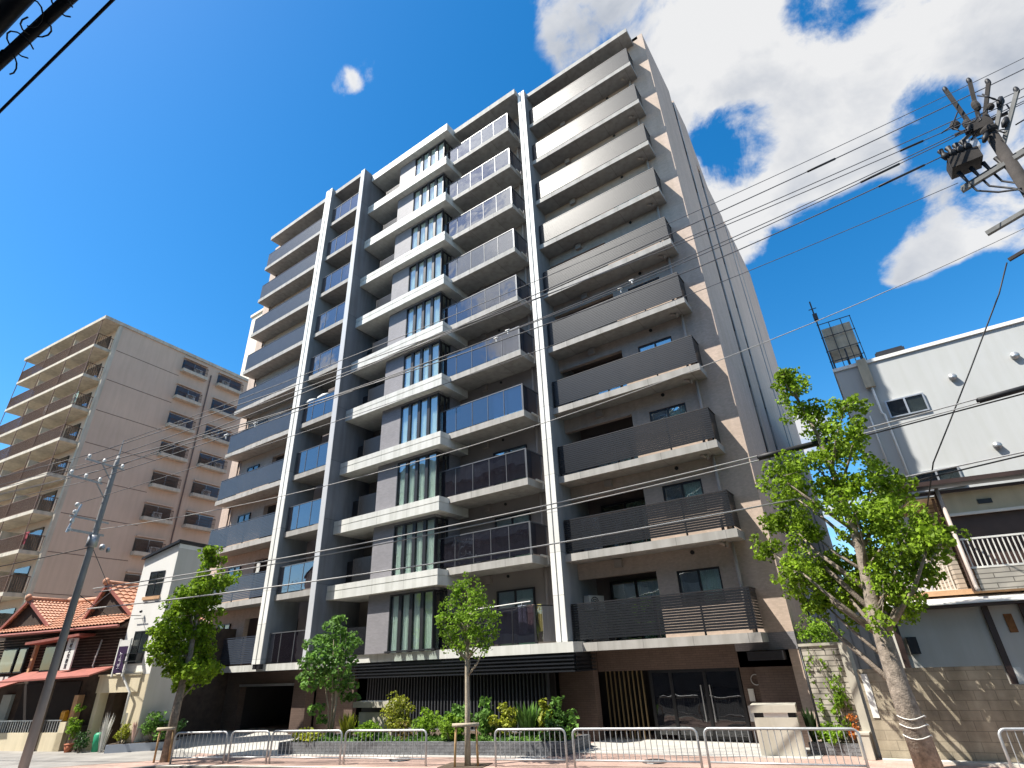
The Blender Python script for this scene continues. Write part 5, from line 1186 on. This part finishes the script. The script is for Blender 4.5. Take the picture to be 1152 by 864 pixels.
# wires leaving the left pole towards the left
for i, (o_, z) in enumerate(INS):
    wire('power_line', ('wire leaving the left pole from its %s arm, %s insulator, towards the left edge' % (('upper', 'lower')[i // 3], ('outer', 'middle', 'inner')[i % 3])), [on(-s_, o_, z + .0012 * s_ * s_ - .04 * s_) for s_ in range(0, 34, 3)], .012)
wire('telephone_cable', 'cable leaving the left pole at its lower bracket towards the left edge', [on(-s_, .1, 6.6 + .0015 * s_ * s_ - .06 * s_) for s_ in range(0, 34, 3)], .018, 'cable')
wire('service_drop', 'wire from left pole down to the tiled roof of the old house', [on(0, .1, 6.5), (-26, 9.6, 5.5), loc_to_world(OH, (-3.5, -.2, 4.5))], .012)
wire('service_drop', 'slack wire from left pole to the white house wall', [on(0, .1, 5.0), (-24.9, 9.3, 4.55), loc_to_world(WH, (.25, -.03, 4.75))], .013, 'cable')
wire('service_drop', 'long thin cable dropping from the right pole to the house eaves below', [(4.94, 18.14, 11.9), (4.49, 18.26, 11.1), (3.8, 18.42, 10.1), (3.17, 18.53, 9.18), (2.2, 18.7, 7.8), (1.56, 18.8, 6.9), (1.0, 19.95, 5.7)], .020, 'cable')
for z0, lb_ in ((8.0, 'twisted dark cable crossing in front of the white building wall'), (6.45, 'black cable passing just above the brown eaves')):
    wire('telephone_cable', lb_, [(-.8 + i * 1.4, 17.6 + i * .3, z0 - .35 + i * .17) for i in range(12)], .022, 'cable')
b, c = coef(8.95, 14.29, 23.7, 16.37, 30.17); b2, c2 = coef(8.96, 14.43, 23.74, 16.47, 30.21)
for bb, cc, zl, t_, lb_ in ((b, c, 8.95, 15.0, 'small white clip on the wires, in front of the glass balconies'), (b2, c2, 8.96, 15.4, 'small white clip just right of another, before the striped pier'), (b, c, 8.95, 5.2, 'small white clip on the wires, before the slate left balconies'), (b2, c2, 8.96, 6.3, 'small white clip on the wires, before the left striped pier'), (b, c, 8.95, 19.2, 'small white clip on the wires, before the right balconies'), (b2, c2, 8.96, 19.6, 'white clip on the wires, lower of two before the right balconies')):
    p = sagline(bb, cc, zl, -.6, t_, t_, 1)[0]
    cl_ = thing('wire_clip', lb_, 'wire clip', p); part('body', MB().tube([(-.07, -.02, 0), (.07, .02, .02)], .035, 6), 'porcelain', cl_, local=True, smooth=True); part('tail', MB().tube([(0, 0, 0), (.02, 0, -.14)], .022, 6), 'porcelain', cl_, local=True)
# bundle over the near pavement, top left
def near(p0, p1, rad, label, mt='cable', name='telephone_cable'):
    p0 = Vector(p0); p1 = Vector(p1); d = p1 - p0
    return wire(name, label, [p0 - d * 1.2, p0, p1, p1 + d * 3.2], rad, mt, 8)
near((-4.84, .07, 6.5), (-3.23, .23, 6.5), .010, 'thin wire crossing the top left corner of the sky')
near((-4.33, -.06, 6.5), (-3.47, .056, 6.5), .035, 'thick black cable with wire loops, crossing the top left corner')
near((-4.0, -.165, 6.5), (-3.73, -.135, 6.5), .06, 'thickest black cable bundle at the very top left corner')
lpm = MB(); lpm.smooth = True
for cx, cy, r_, a0 in ((-4.03, -.02, .10, 2.2), (-4.25, -.03, .07, 3.6), (-3.80, .0, .09, .4), (-3.50, .05, .08, 2.0), (-3.72, -.05, .07, 4.2)):
    lpm.tube([(cx + r_ * 1.2 * math.cos(a0 + j * .5), cy + r_ * .8 * math.sin(a0 + j * .5), 6.46 + .04 * math.sin(j * .5)) for j in range(11)], .0055, 5)
tag(part('wire_loop', lpm, 'cable'), 'loose thin wire loops hanging round the thick cable at top left', 'wire')
